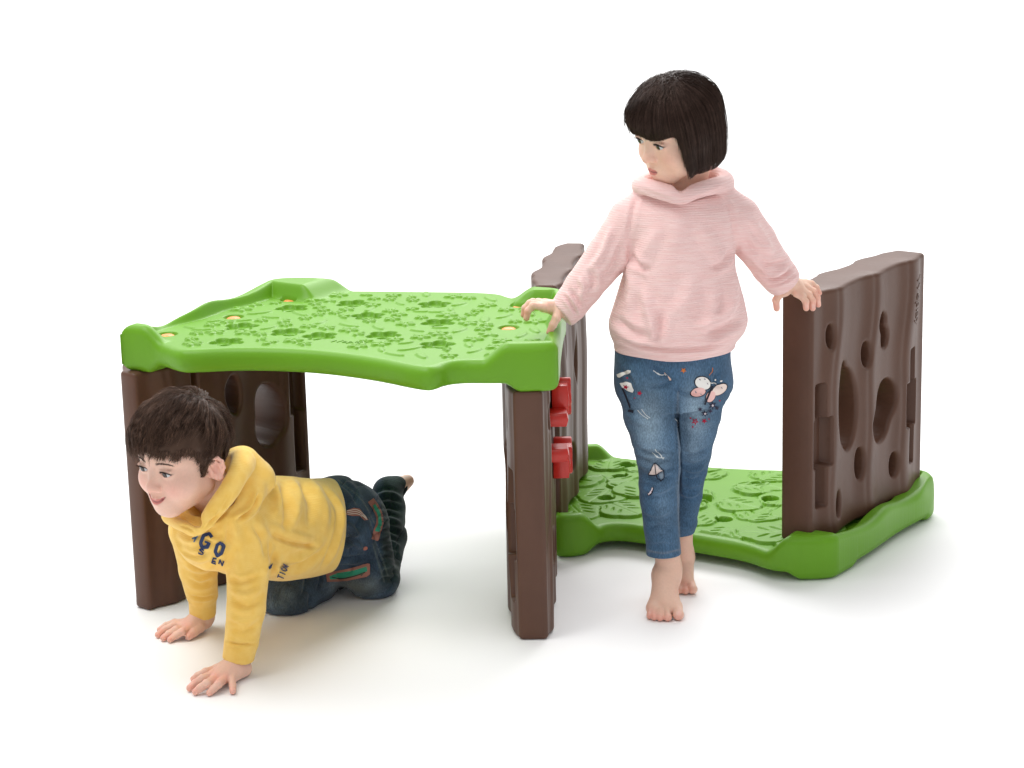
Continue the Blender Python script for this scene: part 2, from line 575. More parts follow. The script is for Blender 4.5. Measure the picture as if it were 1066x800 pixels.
def panel_pt(origin, phi, w, z, n):
    dx, nx = np.array([math.sin(phi), math.cos(phi)]), np.array([math.cos(phi), -math.sin(phi)])
    q = np.array(origin) + w * dx + n * nx
    return (q[0], q[1], z)
_o, _p = (.617, 4.594), R_(36.8)
right_panel = [o for o in platform.children if o.name.startswith('side_panel')][0]
emboss('Weplay', .036, panel_pt(_o, _p, .446, .510, .0085), (0, 0, -1), (math.sin(_p), math.cos(_p), 0), (math.cos(_p), -math.sin(_p), 0), right_panel, 'embossed_logo', M_brown, .0022, right_panel)
emboss('Weplay', .026, (-.325, 4.445, ZT + T_BOARD - .0004), (.956, -.292, 0), (.292, .956, 0), (0, 0, 1), top, 'embossed_logo', M_green, .0016, top)

# ---------------- red clips: two flower shaped connectors between the table's and the platform's panels ----------------
def clip(z, flip, label):
    e = empty('connector_clip', label, 'clip', 'red connector clips')
    # flower block standing on the platform panel, a flat band runs back to the table panel
    th = np.linspace(0, 2 * np.pi, 60, endpoint=False)
    def extr(name, pts, n0, n1, to, bev=.003):
        """pts (m,2) outline in (a,b); extruded from n0 to n1 with rounded edge"""
        pts = np.array(pts)
        c = pts.mean(0)
        rings = []
        for nn, ins in ((n0, bev), (n0 + bev * .3, bev * .3), (n0 + bev, 0), (n1 - bev, 0), (n1 - bev * .3, bev * .3), (n1, bev)):
            d = pts - c
            L = np.linalg.norm(d, axis=1, keepdims=True)
            rings.append(np.concatenate([c + d * (1 - ins / L), np.full((len(pts), 1), nn)], 1))
        V = np.concatenate(rings)
        m = len(pts)
        F = [[i * m + k, i * m + (k + 1) % m, (i + 1) * m + (k + 1) % m, (i + 1) * m + k] for i in range(len(rings) - 1) for k in range(m)]
        F += [list(range(m))[::-1], [(len(rings) - 1) * m + k for k in range(m)]]
        W = np.array([to(*q) for q in V])
        return new_mesh(name, W, F, M_red, e)
    R = .034 * (1 + .14 * np.cos(5 * th + (0 if flip else math.pi)))
    fl_ = np.stack([R * np.cos(th), R * np.sin(th)], 1)
    sg = 1 if not flip else -1
    ox, oy = .085, 4.43
    # the flower faces the viewer's right, seen nearly edge on
    extr('flower_head', fl_ * [1.15, 1.05], -.016, .022, lambda a, b, n: (ox + n + .012, oy + .10 + a * .9, z + b + sg * .016))
    band = [(-.06, -.014), (.055, -.014), (.062, 0), (.055, .014), (-.06, .014)]
    extr('band', band, -.008, .02, lambda a, b, n: (ox - .008 + a * .55, oy + .02 + n * 1.6, z + b - sg * .012))
    tongue = [(-.016, -.030), (.016, -.030), (.019, .0), (.016, .03), (-.016, .03)]
    extr('tongue', tongue, -.009, .012, lambda a, b, n: (ox + .010 + a, oy + .06 + n * 1.4, z + b + sg * .018))
    return e
clip(.411, False, 'upper red flower shaped clip joining two brown panels, just under the green table corner')
clip(.313, True, 'lower red flower shaped clip joining two brown panels, hanging above the green base')
# ------------------------------------------------------------------ sculpting: signed distance volumes -> smooth meshes
def axis_pts(lo, hi, h, fine=()):
    """grid line positions from lo to hi, step h, finer inside the given (a,b,step) ranges"""
    out = [lo]
    while out[-1] < hi:
        x = out[-1]
        st = h
        for a, b, s in fine:
            if a - s <= x <= b:
                st = min(st, s)
        out.append(x + st)
    return np.array(out, np.float32)

class Vol:
    def __init__(self, xs, ys, zs):
        self.ax = (xs, ys, zs)
        self.D = np.full((len(xs), len(ys), len(zs)), 0.2, np.float32)
    def sub(self, lo, hi):
        sl = []
        for a, l, h in zip(self.ax, lo, hi):
            i, j = int(np.searchsorted(a, l)), int(np.searchsorted(a, h))
            if j <= i:
                return None
            sl.append(slice(i, j))
        return tuple(sl), np.meshgrid(*[a[s] for a, s in zip(self.ax, sl)], indexing='ij', sparse=True)
    def put(self, f, lo, hi, k=0.0, op='add', m=0.012):
        m = m + k
        r = self.sub(np.asarray(lo) - m, np.asarray(hi) + m)
        if r is None:
            return
        sl, (X, Y, Z) = r
        d = f(X, Y, Z).astype(np.float32)
        o = self.D[sl]
        if op == 'sub':
            o, d = -o, d
        if k > 0:
            h = np.clip(.5 + .5 * (o - d) / k, 0, 1)
            n = o + (d - o) * h - k * h * (1 - h)
        else:
            n = np.minimum(o, d)
        self.D[sl] = -n if op == 'sub' else n
    def cone(self, a, b, ra, rb, k=0.0, op='add', flat=None):
        """round cone; flat=(axis vector, factor) squeezes it along that axis"""
        a, b = np.asarray(a, float), np.asarray(b, float)
        ba = b - a
        bb = float(ba @ ba) + 1e-12
        R = max(ra, rb)
        if flat is not None:
            n = np.asarray(flat[0], float)
            n = n / np.linalg.norm(n)
            sc = 1.0 / flat[1] - 1.0
        def f(X, Y, Z):
            px, py, pz = X - a[0], Y - a[1], Z - a[2]
            t = np.clip((px * ba[0] + py * ba[1] + pz * ba[2]) / bb, 0, 1)
            qx, qy, qz = px - t * ba[0], py - t * ba[1], pz - t * ba[2]
            r = ra + (rb - ra) * t
            if flat is not None:
                w = (qx * n[0] + qy * n[1] + qz * n[2])
                d2 = qx * qx + qy * qy + qz * qz
                d = np.sqrt(np.maximum(d2 - w * w, 0) + (w * (1 + sc)) ** 2)
                return (d - r) * (flat[1] if flat[1] < 1 else 1) ** .5
            return np.sqrt(qx * qx + qy * qy + qz * qz) - r
        self.put(f, np.minimum(a, b) - R, np.maximum(a, b) + R, k, op)
    def chain(self, P, r, k=0.0, flat=None):
        for i in range(len(P) - 1):
            self.cone(P[i], P[i + 1], r[i], r[i + 1], k if i == 0 else min(k, .006) if k else 0.002, 'add', flat)
    def ell(self, c, r, M=None, k=0.0, op='add'):
        c = np.asarray(c, float)
        r = np.asarray(r, float)
        M = np.eye(3) if M is None else np.asarray(M)
        R = np.abs(M) @ r
        def f(X, Y, Z):
            px, py, pz = X - c[0], Y - c[1], Z - c[2]
            q = [M[0, i] * px + M[1, i] * py + M[2, i] * pz for i in range(3)]
            k0 = np.sqrt((q[0] / r[0]) ** 2 + (q[1] / r[1]) ** 2 + (q[2] / r[2]) ** 2)
            k1 = np.sqrt((q[0] / r[0] ** 2) ** 2 + (q[1] / r[1] ** 2) ** 2 + (q[2] / r[2] ** 2) ** 2) + 1e-6
            return k0 * (k0 - 1) / k1
        self.put(f, c - R, c + R, k, op)
    def loft(self, st, k=0.0, M=None, o=(0, 0, 0), op='add', ex=2.0):
        """stations (s, cx, cy, rx, ry) along the frame's third axis; M columns = frame axes"""
        st = np.asarray(st, float)
        M = np.eye(3) if M is None else np.asarray(M)
        o = np.asarray(o, float)
        ss = np.linspace(st[0, 0], st[-1, 0], 160)
        def sm(c):
            v = np.interp(ss, st[:, 0], st[:, c])
            kk = np.hanning(15); kk /= kk.sum()
            return np.convolve(np.pad(v, 7, mode='edge'), kk, 'valid')
        CX, CY, RX, RY = sm(1), sm(2), sm(3), sm(4)
        cor = []
        for s, cx, cy, rx, ry in st:
            for sx_ in (-1, 1):
                for sy_ in (-1, 1):
                    cor.append(o + M @ np.array([cx + sx_ * rx, cy + sy_ * ry, s]))
        cor = np.array(cor)
        def f(X, Y, Z):
            px, py, pz = X - o[0], Y - o[1], Z - o[2]
            a = M[0, 0] * px + M[1, 0] * py + M[2, 0] * pz
            b = M[0, 1] * px + M[1, 1] * py + M[2, 1] * pz
            s = M[0, 2] * px + M[1, 2] * py + M[2, 2] * pz
            i = (s - ss[0]) / (ss[1] - ss[0])
            i = np.clip(i, 0, 158.999)
            j = i.astype(np.int32)
            w = i - j
            g = lambda T: T[j] * (1 - w) + T[j + 1] * w
            rx, ry = g(RX), g(RY)
            da, db = a - g(CX), b - g(CY)
            e = (np.abs(da / rx) ** ex + np.abs(db / ry) ** ex) ** (1 / ex)
            rr = np.minimum(rx, ry)
            d = (e - 1) * rr * .5 + (e - 1) * rr * .5
            cap = np.maximum(ss[0] - s, s - ss[-1])
            return np.where(cap > 0, np.sqrt(np.maximum(d, 0) ** 2 + cap ** 2) + np.minimum(d, 0) * 0, np.maximum(d, cap))
        self.put(f, cor.min(0), cor.max(0), k, op)
    def clip(self, f, lo, hi, k=.003):
        """keep only f<0"""
        r = self.sub(lo, hi)
        sl, (X, Y, Z) = r
        d = (f(X, Y, Z) + np.zeros_like(self.D[sl])).astype(np.float32)
        o = self.D[sl]
        h = np.clip(.5 - .5 * (o - d) / k, 0, 1)
        self.D[sl] = o + (d - o) * h + k * h * (1 - h)
    def mesh(self, smooth=2):
        D = self.D
        ins = D < 0
        nx, ny, nz = D.shape
        c8 = [ins[i:nx - 1 + i, j:ny - 1 + j, l:nz - 1 + l] for i in (0, 1) for j in (0, 1) for l in (0, 1)]
        a, o = c8[0].copy(), c8[0].copy()
        for q in c8[1:]:
            a &= q
            o |= q
        I, J, L = np.nonzero(o & ~a)
        idx = np.full((nx - 1, ny - 1, nz - 1), -1, np.int32)
        n = len(I)
        idx[I, J, L] = np.arange(n)
        val = {}
        for i in (0, 1):
            for j in (0, 1):
                for l in (0, 1):
                    val[i, j, l] = D[I + i, J + j, L + l]
        acc = np.zeros((n, 3))
        cnt = np.zeros(n)
        C = list(val)
        for p in C:
            for ax in range(3):
                if p[ax] == 0:
                    q = list(p); q[ax] = 1; q = tuple(q)
                    va, vb = val[p], val[q]
                    m = (va < 0) != (vb < 0)
                    t = va[m] / (va[m] - vb[m])
                    pos = np.empty((m.sum(), 3))
                    for k in range(3):
                        pos[:, k] = p[k]
                    pos[:, ax] = t
                    acc[m] += pos
                    cnt[m] += 1
        loc = acc / cnt[:, None]
        V = np.empty((n, 3))
        for k, G in enumerate((I, J, L)):
            A = self.ax[k]
            V[:, k] = A[G] + loc[:, k] * (A[G + 1] - A[G])
        F = []
        for ax in range(3):
            s0 = [slice(1, -1)] * 3
            s0[ax] = slice(0, D.shape[ax] - 1)
            s1 = list(s0); s1[ax] = slice(1, D.shape[ax])
            A0, A1 = ins[tuple(s0)], ins[tuple(s1)]
            for flip, mk in ((False, A0 & ~A1), (True, ~A0 & A1)):
                P = np.nonzero(mk)
                g = [p + (0 if k == ax else 1) for k, p in enumerate(P)]
                u, w = (ax + 1) % 3, (ax + 2) % 3
                q = []
                for du, dw in ((-1, -1), (0, -1), (0, 0), (-1, 0)):
                    h = [x.copy() for x in g]
                    h[u] += du
                    h[w] += dw
                    q.append(idx[tuple(h)])
                q = np.stack(q, 1)
                F.append(q[:, ::-1] if flip else q)
        F = np.concatenate(F)
        F = F[(F >= 0).all(1)]
        V = relax(V, F, smooth)
        return V, F

def relax(V, F, it, lam=.5):
    n = len(V)
    E = np.concatenate([F[:, [i, (i + 1) % 4]] for i in range(4)])
    e0, e1 = E[:, 0], E[:, 1]
    deg = np.bincount(e0, minlength=n) + np.bincount(e1, minlength=n)
    deg = np.maximum(deg, 1)
    for s in range(it):
        for l_ in (lam, -lam * .96):
            W = np.empty_like(V)
            for k in range(3):
                W[:, k] = (np.bincount(e0, V[e1, k], n) + np.bincount(e1, V[e0, k], n)) / deg
            V = V + l_ * (W - V)
    return V

def normals(V, F):
    d1, d2 = V[F[:, 2]] - V[F[:, 0]], V[F[:, 3]] - V[F[:, 1]]
    fn = np.cross(d1, d2)
    N = np.zeros_like(V)
    for i in range(4):
        for k in range(3):
            N[:, k] += np.bincount(F[:, i], fn[:, k], len(V))
    return N / (np.linalg.norm(N, axis=1, keepdims=True) + 1e-12)

def facing(V, N):
    d = V - np.array([0, 0, CAM_H])
    d /= np.linalg.norm(d, axis=1, keepdims=True)
    return np.clip(-(N * d).sum(1) * 3, 0, 1)

def seg_px(U, W, pts, taper=True):
    """distance in pixels of (U,W) to a polyline and the position 0..1 along it; side = signed"""
    best = np.full(U.shape, 1e9)
    tt = np.zeros(U.shape)
    pts = np.asarray(pts, float)
    m = len(pts) - 1
    for i in range(m):
        a, b = pts[i], pts[i + 1]
        e = b - a
        t = np.clip(((U - a[0]) * e[0] + (W - a[1]) * e[1]) / (e @ e), 0, 1)
        d = np.hypot(U - a[0] - t * e[0], W - a[1] - t * e[1])
        c = d < best
        best = np.where(c, d, best)
        tt = np.where(c, (i + t) / m, tt)
    return best, tt

def spline(P, n):
    """Catmull-Rom through points P, n samples"""
    P = np.asarray(P, float)
    Q = np.concatenate([[2 * P[0] - P[1]], P, [2 * P[-1] - P[-2]]])
    t = np.linspace(0, len(P) - 1 - 1e-9, n)
    i = t.astype(int)
    u = (t - i)[:, None]
    a, b, c, d = Q[i], Q[i + 1], Q[i + 2], Q[i + 3]
    return .5 * (2 * b + (c - a) * u + (2 * a - 5 * b + 4 * c - d) * u ** 2 + (3 * b - a - 3 * c + d) * u ** 3)

def folds(V, N, lines, ymin=None):
    """cloth folds: (polyline as seen, width px, height m): a crest (+) or a crease (-) that fades out at its ends"""
    U, W = project(V)
    fc = facing(V, N)
    h = np.zeros(len(V))
    for pts, w, amp in lines:
        P = spline(pts, max(8, 6 * len(pts))) if len(pts) > 2 else np.asarray(pts, float)
        m = (U > P[:, 0].min() - 4 * w) & (U < P[:, 0].max() + 4 * w) & (W > P[:, 1].min() - 4 * w) & (W < P[:, 1].max() + 4 * w)
        if not m.any():
            continue
        d, t = seg_px(U[m], W[m], P)
        fade = np.minimum(1, np.minimum(t, 1 - t) * 4 + .0)
        prof = np.exp(-(d / w) ** 2) - .45 * np.exp(-((d - 2.1 * w) / w) ** 2)
        h[m] += amp * prof * fade * fc[m]
    return V + N * h[:, None]

def noise3(P, f, seed, octv=2):
    """smooth random field built from sine waves in many directions"""
    r = np.random.default_rng(seed)
    o = np.zeros(len(P))
    for k in range(octv):
        for _ in range(7):
            d = r.normal(0, 1, 3)
            d /= np.linalg.norm(d)
            o += np.sin(P @ d * f * (1.9 ** k) * r.uniform(.7, 1.3) + r.uniform(0, 6.28) + .8 * np.sin(P @ np.roll(d, 1) * f * .7)) / (1.7 ** k)
    return o / 4.5

def tubes(L, r0, r1, nside=3, seed=0):
    """L (n,k,3) strands -> one mesh of thin tapered tubes; r0,r1 scalars or (n,)"""
    n, k, _ = L.shape
    T = np.gradient(L, axis=1)
    T /= np.linalg.norm(T, axis=2, keepdims=True) + 1e-12
    ref = np.array([.31, .52, .79])
    A = np.cross(T, ref)
    A /= np.linalg.norm(A, axis=2, keepdims=True) + 1e-12
    B = np.cross(T, A)
    s = np.linspace(0, 1, k)[None, :, None]
    r = np.asarray(r0).reshape(-1, 1, 1) * (1 - s) + np.asarray(r1).reshape(-1, 1, 1) * s
    V = []
    for j in range(nside):
        a = 2 * math.pi * j / nside
        V.append(L + r * (A * math.cos(a) + B * math.sin(a)))
    V = np.stack(V, 2)          # n,k,nside,3
    idx = np.arange(n * k * nside).reshape(n, k, nside)
    F = []
    for j in range(nside):
        j2 = (j + 1) % nside
        F.append(np.stack([idx[:, :-1, j], idx[:, :-1, j2], idx[:, 1:, j2], idx[:, 1:, j]], -1).reshape(-1, 4))
    return V.reshape(-1, 3), np.concatenate(F)

def rot_ypr(yaw, pitch, roll):
    return np.array(Matrix.Rotation(yaw, 3, 'Z') @ Matrix.Rotation(pitch, 3, 'X') @ Matrix.Rotation(roll, 3, 'Y'))

# ------------------------------------------------------------------ a child's head, built in its own frame: +Y face, +Z up, X to the side
class Head:
    def __init__(self, pos, S_, yaw, pitch, roll, smile=0.0, eye_open=.0052, mouth=.0140, ear=1.0):
        self.o, self.S, self.R = np.array(pos, float), S_, rot_ypr(*(math.radians(a) for a in (yaw, pitch, roll)))
        self.smile, self.eye_open, self.mouth, self.ear = smile, eye_open, mouth, ear
    def W(self, *p):
        return self.o + self.R @ (np.array(p if len(p) == 3 else p[0], float) * self.S)
    def loc(self, P):
        return ((np.asarray(P) - self.o) @ self.R) / self.S
    def build(self, v):
        S_, W, R = self.S, self.W, self.R
        E = lambda c, r, k, op='add', M=None: v.ell(W(c), np.array(r) * S_, R if M is None else R @ M, k * S_, op)
        C = lambda a, b, ra, rb, k, op='add': v.cone(W(a), W(b), ra * S_, rb * S_, k * S_, op)
        sm = self.smile
        E((0, -.010, .024), (.073, .085, .070), 0)
        E((0, .022, .022), (.064, .056, .055), .02)
        E((0, .026, -.028), (.058, .050, .060), .02)
        for s in (-1, 1):
            C((s * .040, .000, -.052), (s * .012, .052, -.082), .024, .018, .02)
            E((s * .038, .046, -.043 + .006 * sm), (.029, .026 + .002 * sm, .028), .022)
            E((s * .030, .060, .022), (.026, .012, .010), .012)
            E((s * .0295, .096, -.004), (.019, .019, .0125), .012, 'sub')
        E((0, .058, -.082), (.021, .018, .016), .016)
        E((0, .066, -.060), (.027, .018, .020), .014)
        # nose
        C((0, .066, .002), (0, .0855, -.028), .0075, .0095, .013)
        E((0, .0890, -.0310), (.0092, .0092, .0082), .006)
        for s in (-1, 1):
            E((s * .0098, .0815, -.0340), (.0060, .0075, .0060), .005)
            E((s * .0050, .0890, -.0405), (.0032, .0042, .0028), .003, 'sub')
        # philtrum, lips
        w, up = self.mouth, .0100 * sm
        for s in (-1, 1):
            C((s * w, .0745 - .004 * sm, -.0605 + up), (s * .0045, .0835, -.0560), .0020, .0038 - .0006 * sm, .004)
            C((s * w * .92, .0745 - .004 * sm, -.0620 + up), (s * .004, .0815, -.0665 - .001 * sm), .0022, .0046 - .0006 * sm, .004)
        mid = []
        for t in np.linspace(-1, 1, 9):
            mid.append((t * w * .95, .0868 - .0105 * t * t - .003 * sm * t * t, -.0613 + up * t * t + .0012 * math.cos(t * 7)))
        for a, b in zip(mid[:-1], mid[1:]):
            C(a, b, .0010 + .0007 * sm, .0010 + .0007 * sm, .0022, 'sub')
        # eyelids over the eyeballs, then the opening
        for s in (-1, 1):
            c = np.array((s * .0295, .0655, -.003))
            E(c, (.0150, .0135, .0135), .004)
            C(c + (-.011, .0085, .0062), c + (.011, .0085, .0058), .0026, .0026, .004)
            oc = c + (0, .0125, -.0005)
            E(oc, (.0118, .0125, self.eye_open), .0012, 'sub')
        # ears: thin shell, rolled rim, inner ridge, lobe
        for s in (-1, 1):
            Me = rot_ypr(math.radians(s * 32), math.radians(-12), math.radians(s * 6))
            g = self.ear
            ec = np.array((s * .0755, -.006, -.014))
            P = lambda u, a, b: ec + Me @ np.array((s * u * g, a * g, b * g))
            E(ec, (.0035 * g, .0150 * g, .0245 * g), .005, 'add', Me)
            E(P(-.004, .006, -.004), (.008, .010, .020), .008, 'add', Me)
            hel = [P(.004, .0125, .006), P(.0055, .0095, .0185), P(.006, .0010, .0250), P(.0065, -.0100, .0215), P(.0065, -.0160, .0100), P(.0055, -.0150, -.0040), P(.004, -.0085, -.0150)]
            for p0, p1 in zip(hel[:-1], hel[1:]):
                C(p0, p1, .0034, .0034, .0025)
            E(P(.003, -.001, -.0225), (.0048, .0075, .0075), .004, 'add', Me)
            an = [P(.004, -.004, .0150), P(.0052, -.0085, .0050), P(.0050, -.0060, -.0070)]
            for p0, p1 in zip(an[:-1], an[1:]):
                C(p0, p1, .0026, .0026, .003)
            E(P(.0045, .0010, -.001), (.0042, .0065, .0100), .0025, 'sub', Me)
            E(P(.0040, .0105, -.0060), (.0036, .0036, .0060), .003, 'add', Me)
    def colours(self, V, base, lip, brow, blush):
        """skin colour by place on the head, with painted shade at lip line and lid crease"""
        q = self.loc(V)
        c = np.tile(np.array(base, float), (len(V), 1))
        near = (np.abs(q) < .13).all(1)
        x, y, z = np.abs(q[:, 0]), q[:, 1], q[:, 2]
        sm = self.smile
        def mixin(mask, col):
            m = (mask * near)[:, None]
            c[:] = c * (1 - m) + np.array(col) * m
        bl = np.exp(-(((x - .040) / .020) ** 2 + ((z + .036) / .018) ** 2)) * (y > .02)
        mixin(.40 * bl, blush)
        mixin(.35 * np.exp(-((x / .012) ** 2 + ((z + .033) / .012) ** 2)) * (y > .06), blush)
        mixin(.35 * ((x > .066) & (np.abs(z + .012) < .032) & (y < .02)), blush)
        w, up = self.mouth, .0100 * sm
        zc = -.0613 + up * np.clip(x / w, 0, 1.2) ** 2
        hh = (.0078 - .0022 * sm) * np.sqrt(np.clip(1 - (x / (w * 1.03)) ** 2, 0, 1)) + .0004
        dz = np.abs(z - zc - .0002)
        lipm = (1 - smooth01(dz, hh * .75, hh * 1.15)) * (x < w * 1.05) * (y > .06)
        mixin(.92 * lipm, lip)
        mixin(.80 * np.exp(-((z - zc) / (.0013 + .0004 * sm)) ** 2) * (1 - smooth01(x, w, w * 1.12)) * (y > .06), np.array(lip) * .35)  # shade in the gap between the lips, painted into the colour
        bz_ = .0150 + .0035 * np.cos((x - .030) / .017 * 1.5)
        t = np.clip((x - .012) / .036, 0, 1)
        bm = np.exp(-((z - bz_) / (.0030 - .0013 * t)) ** 2) * smooth01(x, .010, .016) * (1 - smooth01(x, .040, .050)) * (y > .04)
        mixin(.68 * bm, brow)
        ez, ex_ = z + .0035, x - .0295
        lid = np.sqrt((ex_ / .0118) ** 2 + (ez / (self.eye_open + .0006)) ** 2)
        mixin(.95 * np.exp(-((lid - 1.06) / .15) ** 2) * (ez > -.001) * (y > .06), np.array(brow) * .35)
        mixin(.30 * np.exp(-((lid - 1.08) / .16) ** 2) * (ez <= -.001) * (y > .06), np.array(blush) * .8)
        crease = np.exp(-((ez - .0098 + .05 * ex_ ** 2 / .012) / .0011) ** 2) * (np.abs(ex_) < .013) * (y > .05)
        mixin(.30 * crease, np.array(base) * .55)  # lid crease shade painted as darker skin
        return c
    def eye(self, side, parent, gaze, iris):
        """eyeball with iris and pupil rings; gaze = direction in the head frame"""
        c = np.array((side * .0295, .0655, -.003))
        r = .0128
        g = np.array(gaze, float)
        g /= np.linalg.norm(g)
        n, m = 40, 36
        v, cc = [], []
        ax = np.cross(g, (0, 0, 1)); ax /= np.linalg.norm(ax)
        ay = np.cross(ax, g)
        for i in range(m + 1):
            a = (i / m) ** 1.4 * math.pi
            for j in range(n):
                b = 2 * math.pi * j / n
                d = g * math.cos(a) + (ax * math.cos(b) + ay * math.sin(b)) * math.sin(a)
                v.append(self.W(c + d * r * (1.03 if a < .5 else 1)))
                if a < .20:
                    cc.append((.004, .003, .003))
                elif a < .55:
                    cc.append(tuple(np.array(iris) * (.6 + .8 * (a - .2) / .35) * (.9 + .2 * math.sin(j * 2.3))))
                elif a < .61:
                    cc.append((.02, .013, .01))
                else:
                    cc.append((.55, .56, .57))
        F = np.array([[i * n + j, i * n + (j + 1) % n, (i + 1) * n + (j + 1) % n, (i + 1) * n + j] for i in range(m) for j in range(n)])
        return new_mesh('eye', np.array(v), F[:, ::-1], M_eye, parent, cols=np.array(cc))

def lash_and_brow(H, parent, r, seed):
    """dark lashes along the upper lids and short brow hairs, as thin strands"""
    rg = np.random.default_rng(seed)
    for s in (-1, 1):
        L = []
        for t in np.concatenate([np.linspace(-1, 1, 26), rg.uniform(-1, 1, 34)]):
            dx = .0122 * t
            dz = -.0005 + (H.eye_open + .0003) * math.sqrt(max(0, 1 - (t * .97) ** 2))
            y = .0655 + math.sqrt(.0148 ** 2 - dx * dx - dz * dz)
            p = np.array((s * .0295 + dx, y, -.003 + dz))
            out = s * t
            ln = rg.uniform(.0022, .0040) * (1 + .5 * max(out, 0))
            d = np.array((s * (.25 + .5 * out) * .6, .85, -.05 + .35 * rg.random()))
            d /= np.linalg.norm(d)
            k = np.linspace(0, 1, 5)[:, None]
            L.append(p + d * ln * k + np.array((0, 0, .0016)) * k * k)
        arc = []
        for t in np.linspace(-1, 1, 9):
            dx = .0120 * t
            dz = -.0005 + (H.eye_open + .0001) * math.sqrt(max(0, 1 - (t * .98) ** 2))
            arc.append((s * .0295 + dx, .0655 + math.sqrt(.0147 ** 2 - dx * dx - dz * dz), -.003 + dz))
        V1, F1 = tubes((np.array([arc]) * H.S) @ H.R.T + H.o, np.array([.00075 * r]), np.array([.00075 * r]), 5)
        V2, F2 = tubes((np.array(L) * H.S) @ H.R.T + H.o, np.full(len(L), .00028 * r), np.full(len(L), .00010))
        new_mesh('eyelashes', np.concatenate([V1, V2]), np.concatenate([F1, F2 + len(V1)]), M_lash, parent)
def brow_hairs(H, parent, tree, dens, seed):
    rg = np.random.default_rng(seed)
    for s in (-1, 1):
        L = []
        for _ in range(dens):
            t = rg.random()
            x = .0125 + .034 * t
            z = .0150 + .0035 * math.cos((x - .030) / .017 * 1.5) + rg.normal(0, .0012 * (1 - .5 * t))
            o, d = Vector(H.W(s * x, .13, z)), Vector(H.R @ np.array((0, -1., 0)))
            h = tree.ray_cast(o, d)
            if h[0] is None:
                continue
            q = ((np.array(h[0]) - H.o) @ H.R) / H.S
            dv = np.array((s * (.9), -.30 * t - .1, .45 - .75 * t)) * rg.uniform(.003, .0055)
            k = np.linspace(0, 1, 4)[:, None]
            L.append(q + dv * k + np.array((0, .0009, 0)) * np.sin(k * 2.2))
        V2, F2 = tubes((np.array(L) * H.S) @ H.R.T + H.o, np.full(len(L), .00030), np.full(len(L), .00010))
        new_mesh('eyebrow', V2, F2, M_lash, parent)

M_lash = mat('lash_hair', (.018, .011, .009), rough=.6, spec=.2)
M_skin = mat('skin', (1, 1, 1), rough=0.48, spec=0.35, attr=True, sss=0.22, bump=0.10, bscale=900, bdist=.0008, var=.03, vscale=220)
M_eye = mat('eye', (1, 1, 1), rough=0.06, spec=0.6, attr=True)
SKIN = (0.80, 0.525, 0.405)

def finger(v, P, r0, r1, k=.004):
    """one bent finger through its joints"""
    P = [np.asarray(p, float) for p in P]
    n = len(P)
    rr = [r0 + (r1 - r0) * i / (n - 1) for i in range(n)]
    for i in range(n - 1):
        v.cone(P[i], P[i + 1], rr[i] * 1.0, rr[i + 1], k if i == 0 else .0015)
        if 0 < i:
            v.ell(P[i], [rr[i] * 1.06] * 3, None, .0015)

def nails(V, N, col, tips):
    """pale nails: (tip, direction of the back of the finger, radius)"""
    for t, d, r in tips:
        m = np.exp(-(np.linalg.norm(V - np.asarray(t), axis=1) / r) ** 4) * smooth01((N @ np.asarray(d, float)) / np.linalg.norm(d), .5, .8)
        col[:] = col * (1 - .55 * m[:, None]) + np.array((.88, .60, .52)) * .55 * m[:, None]
    return col
# ------------------------------------------------------------------ cloth materials
def bvh_of(V, F):
    return BVHTree.FromPolygons([tuple(v) for v in V], [tuple(f) for f in F])

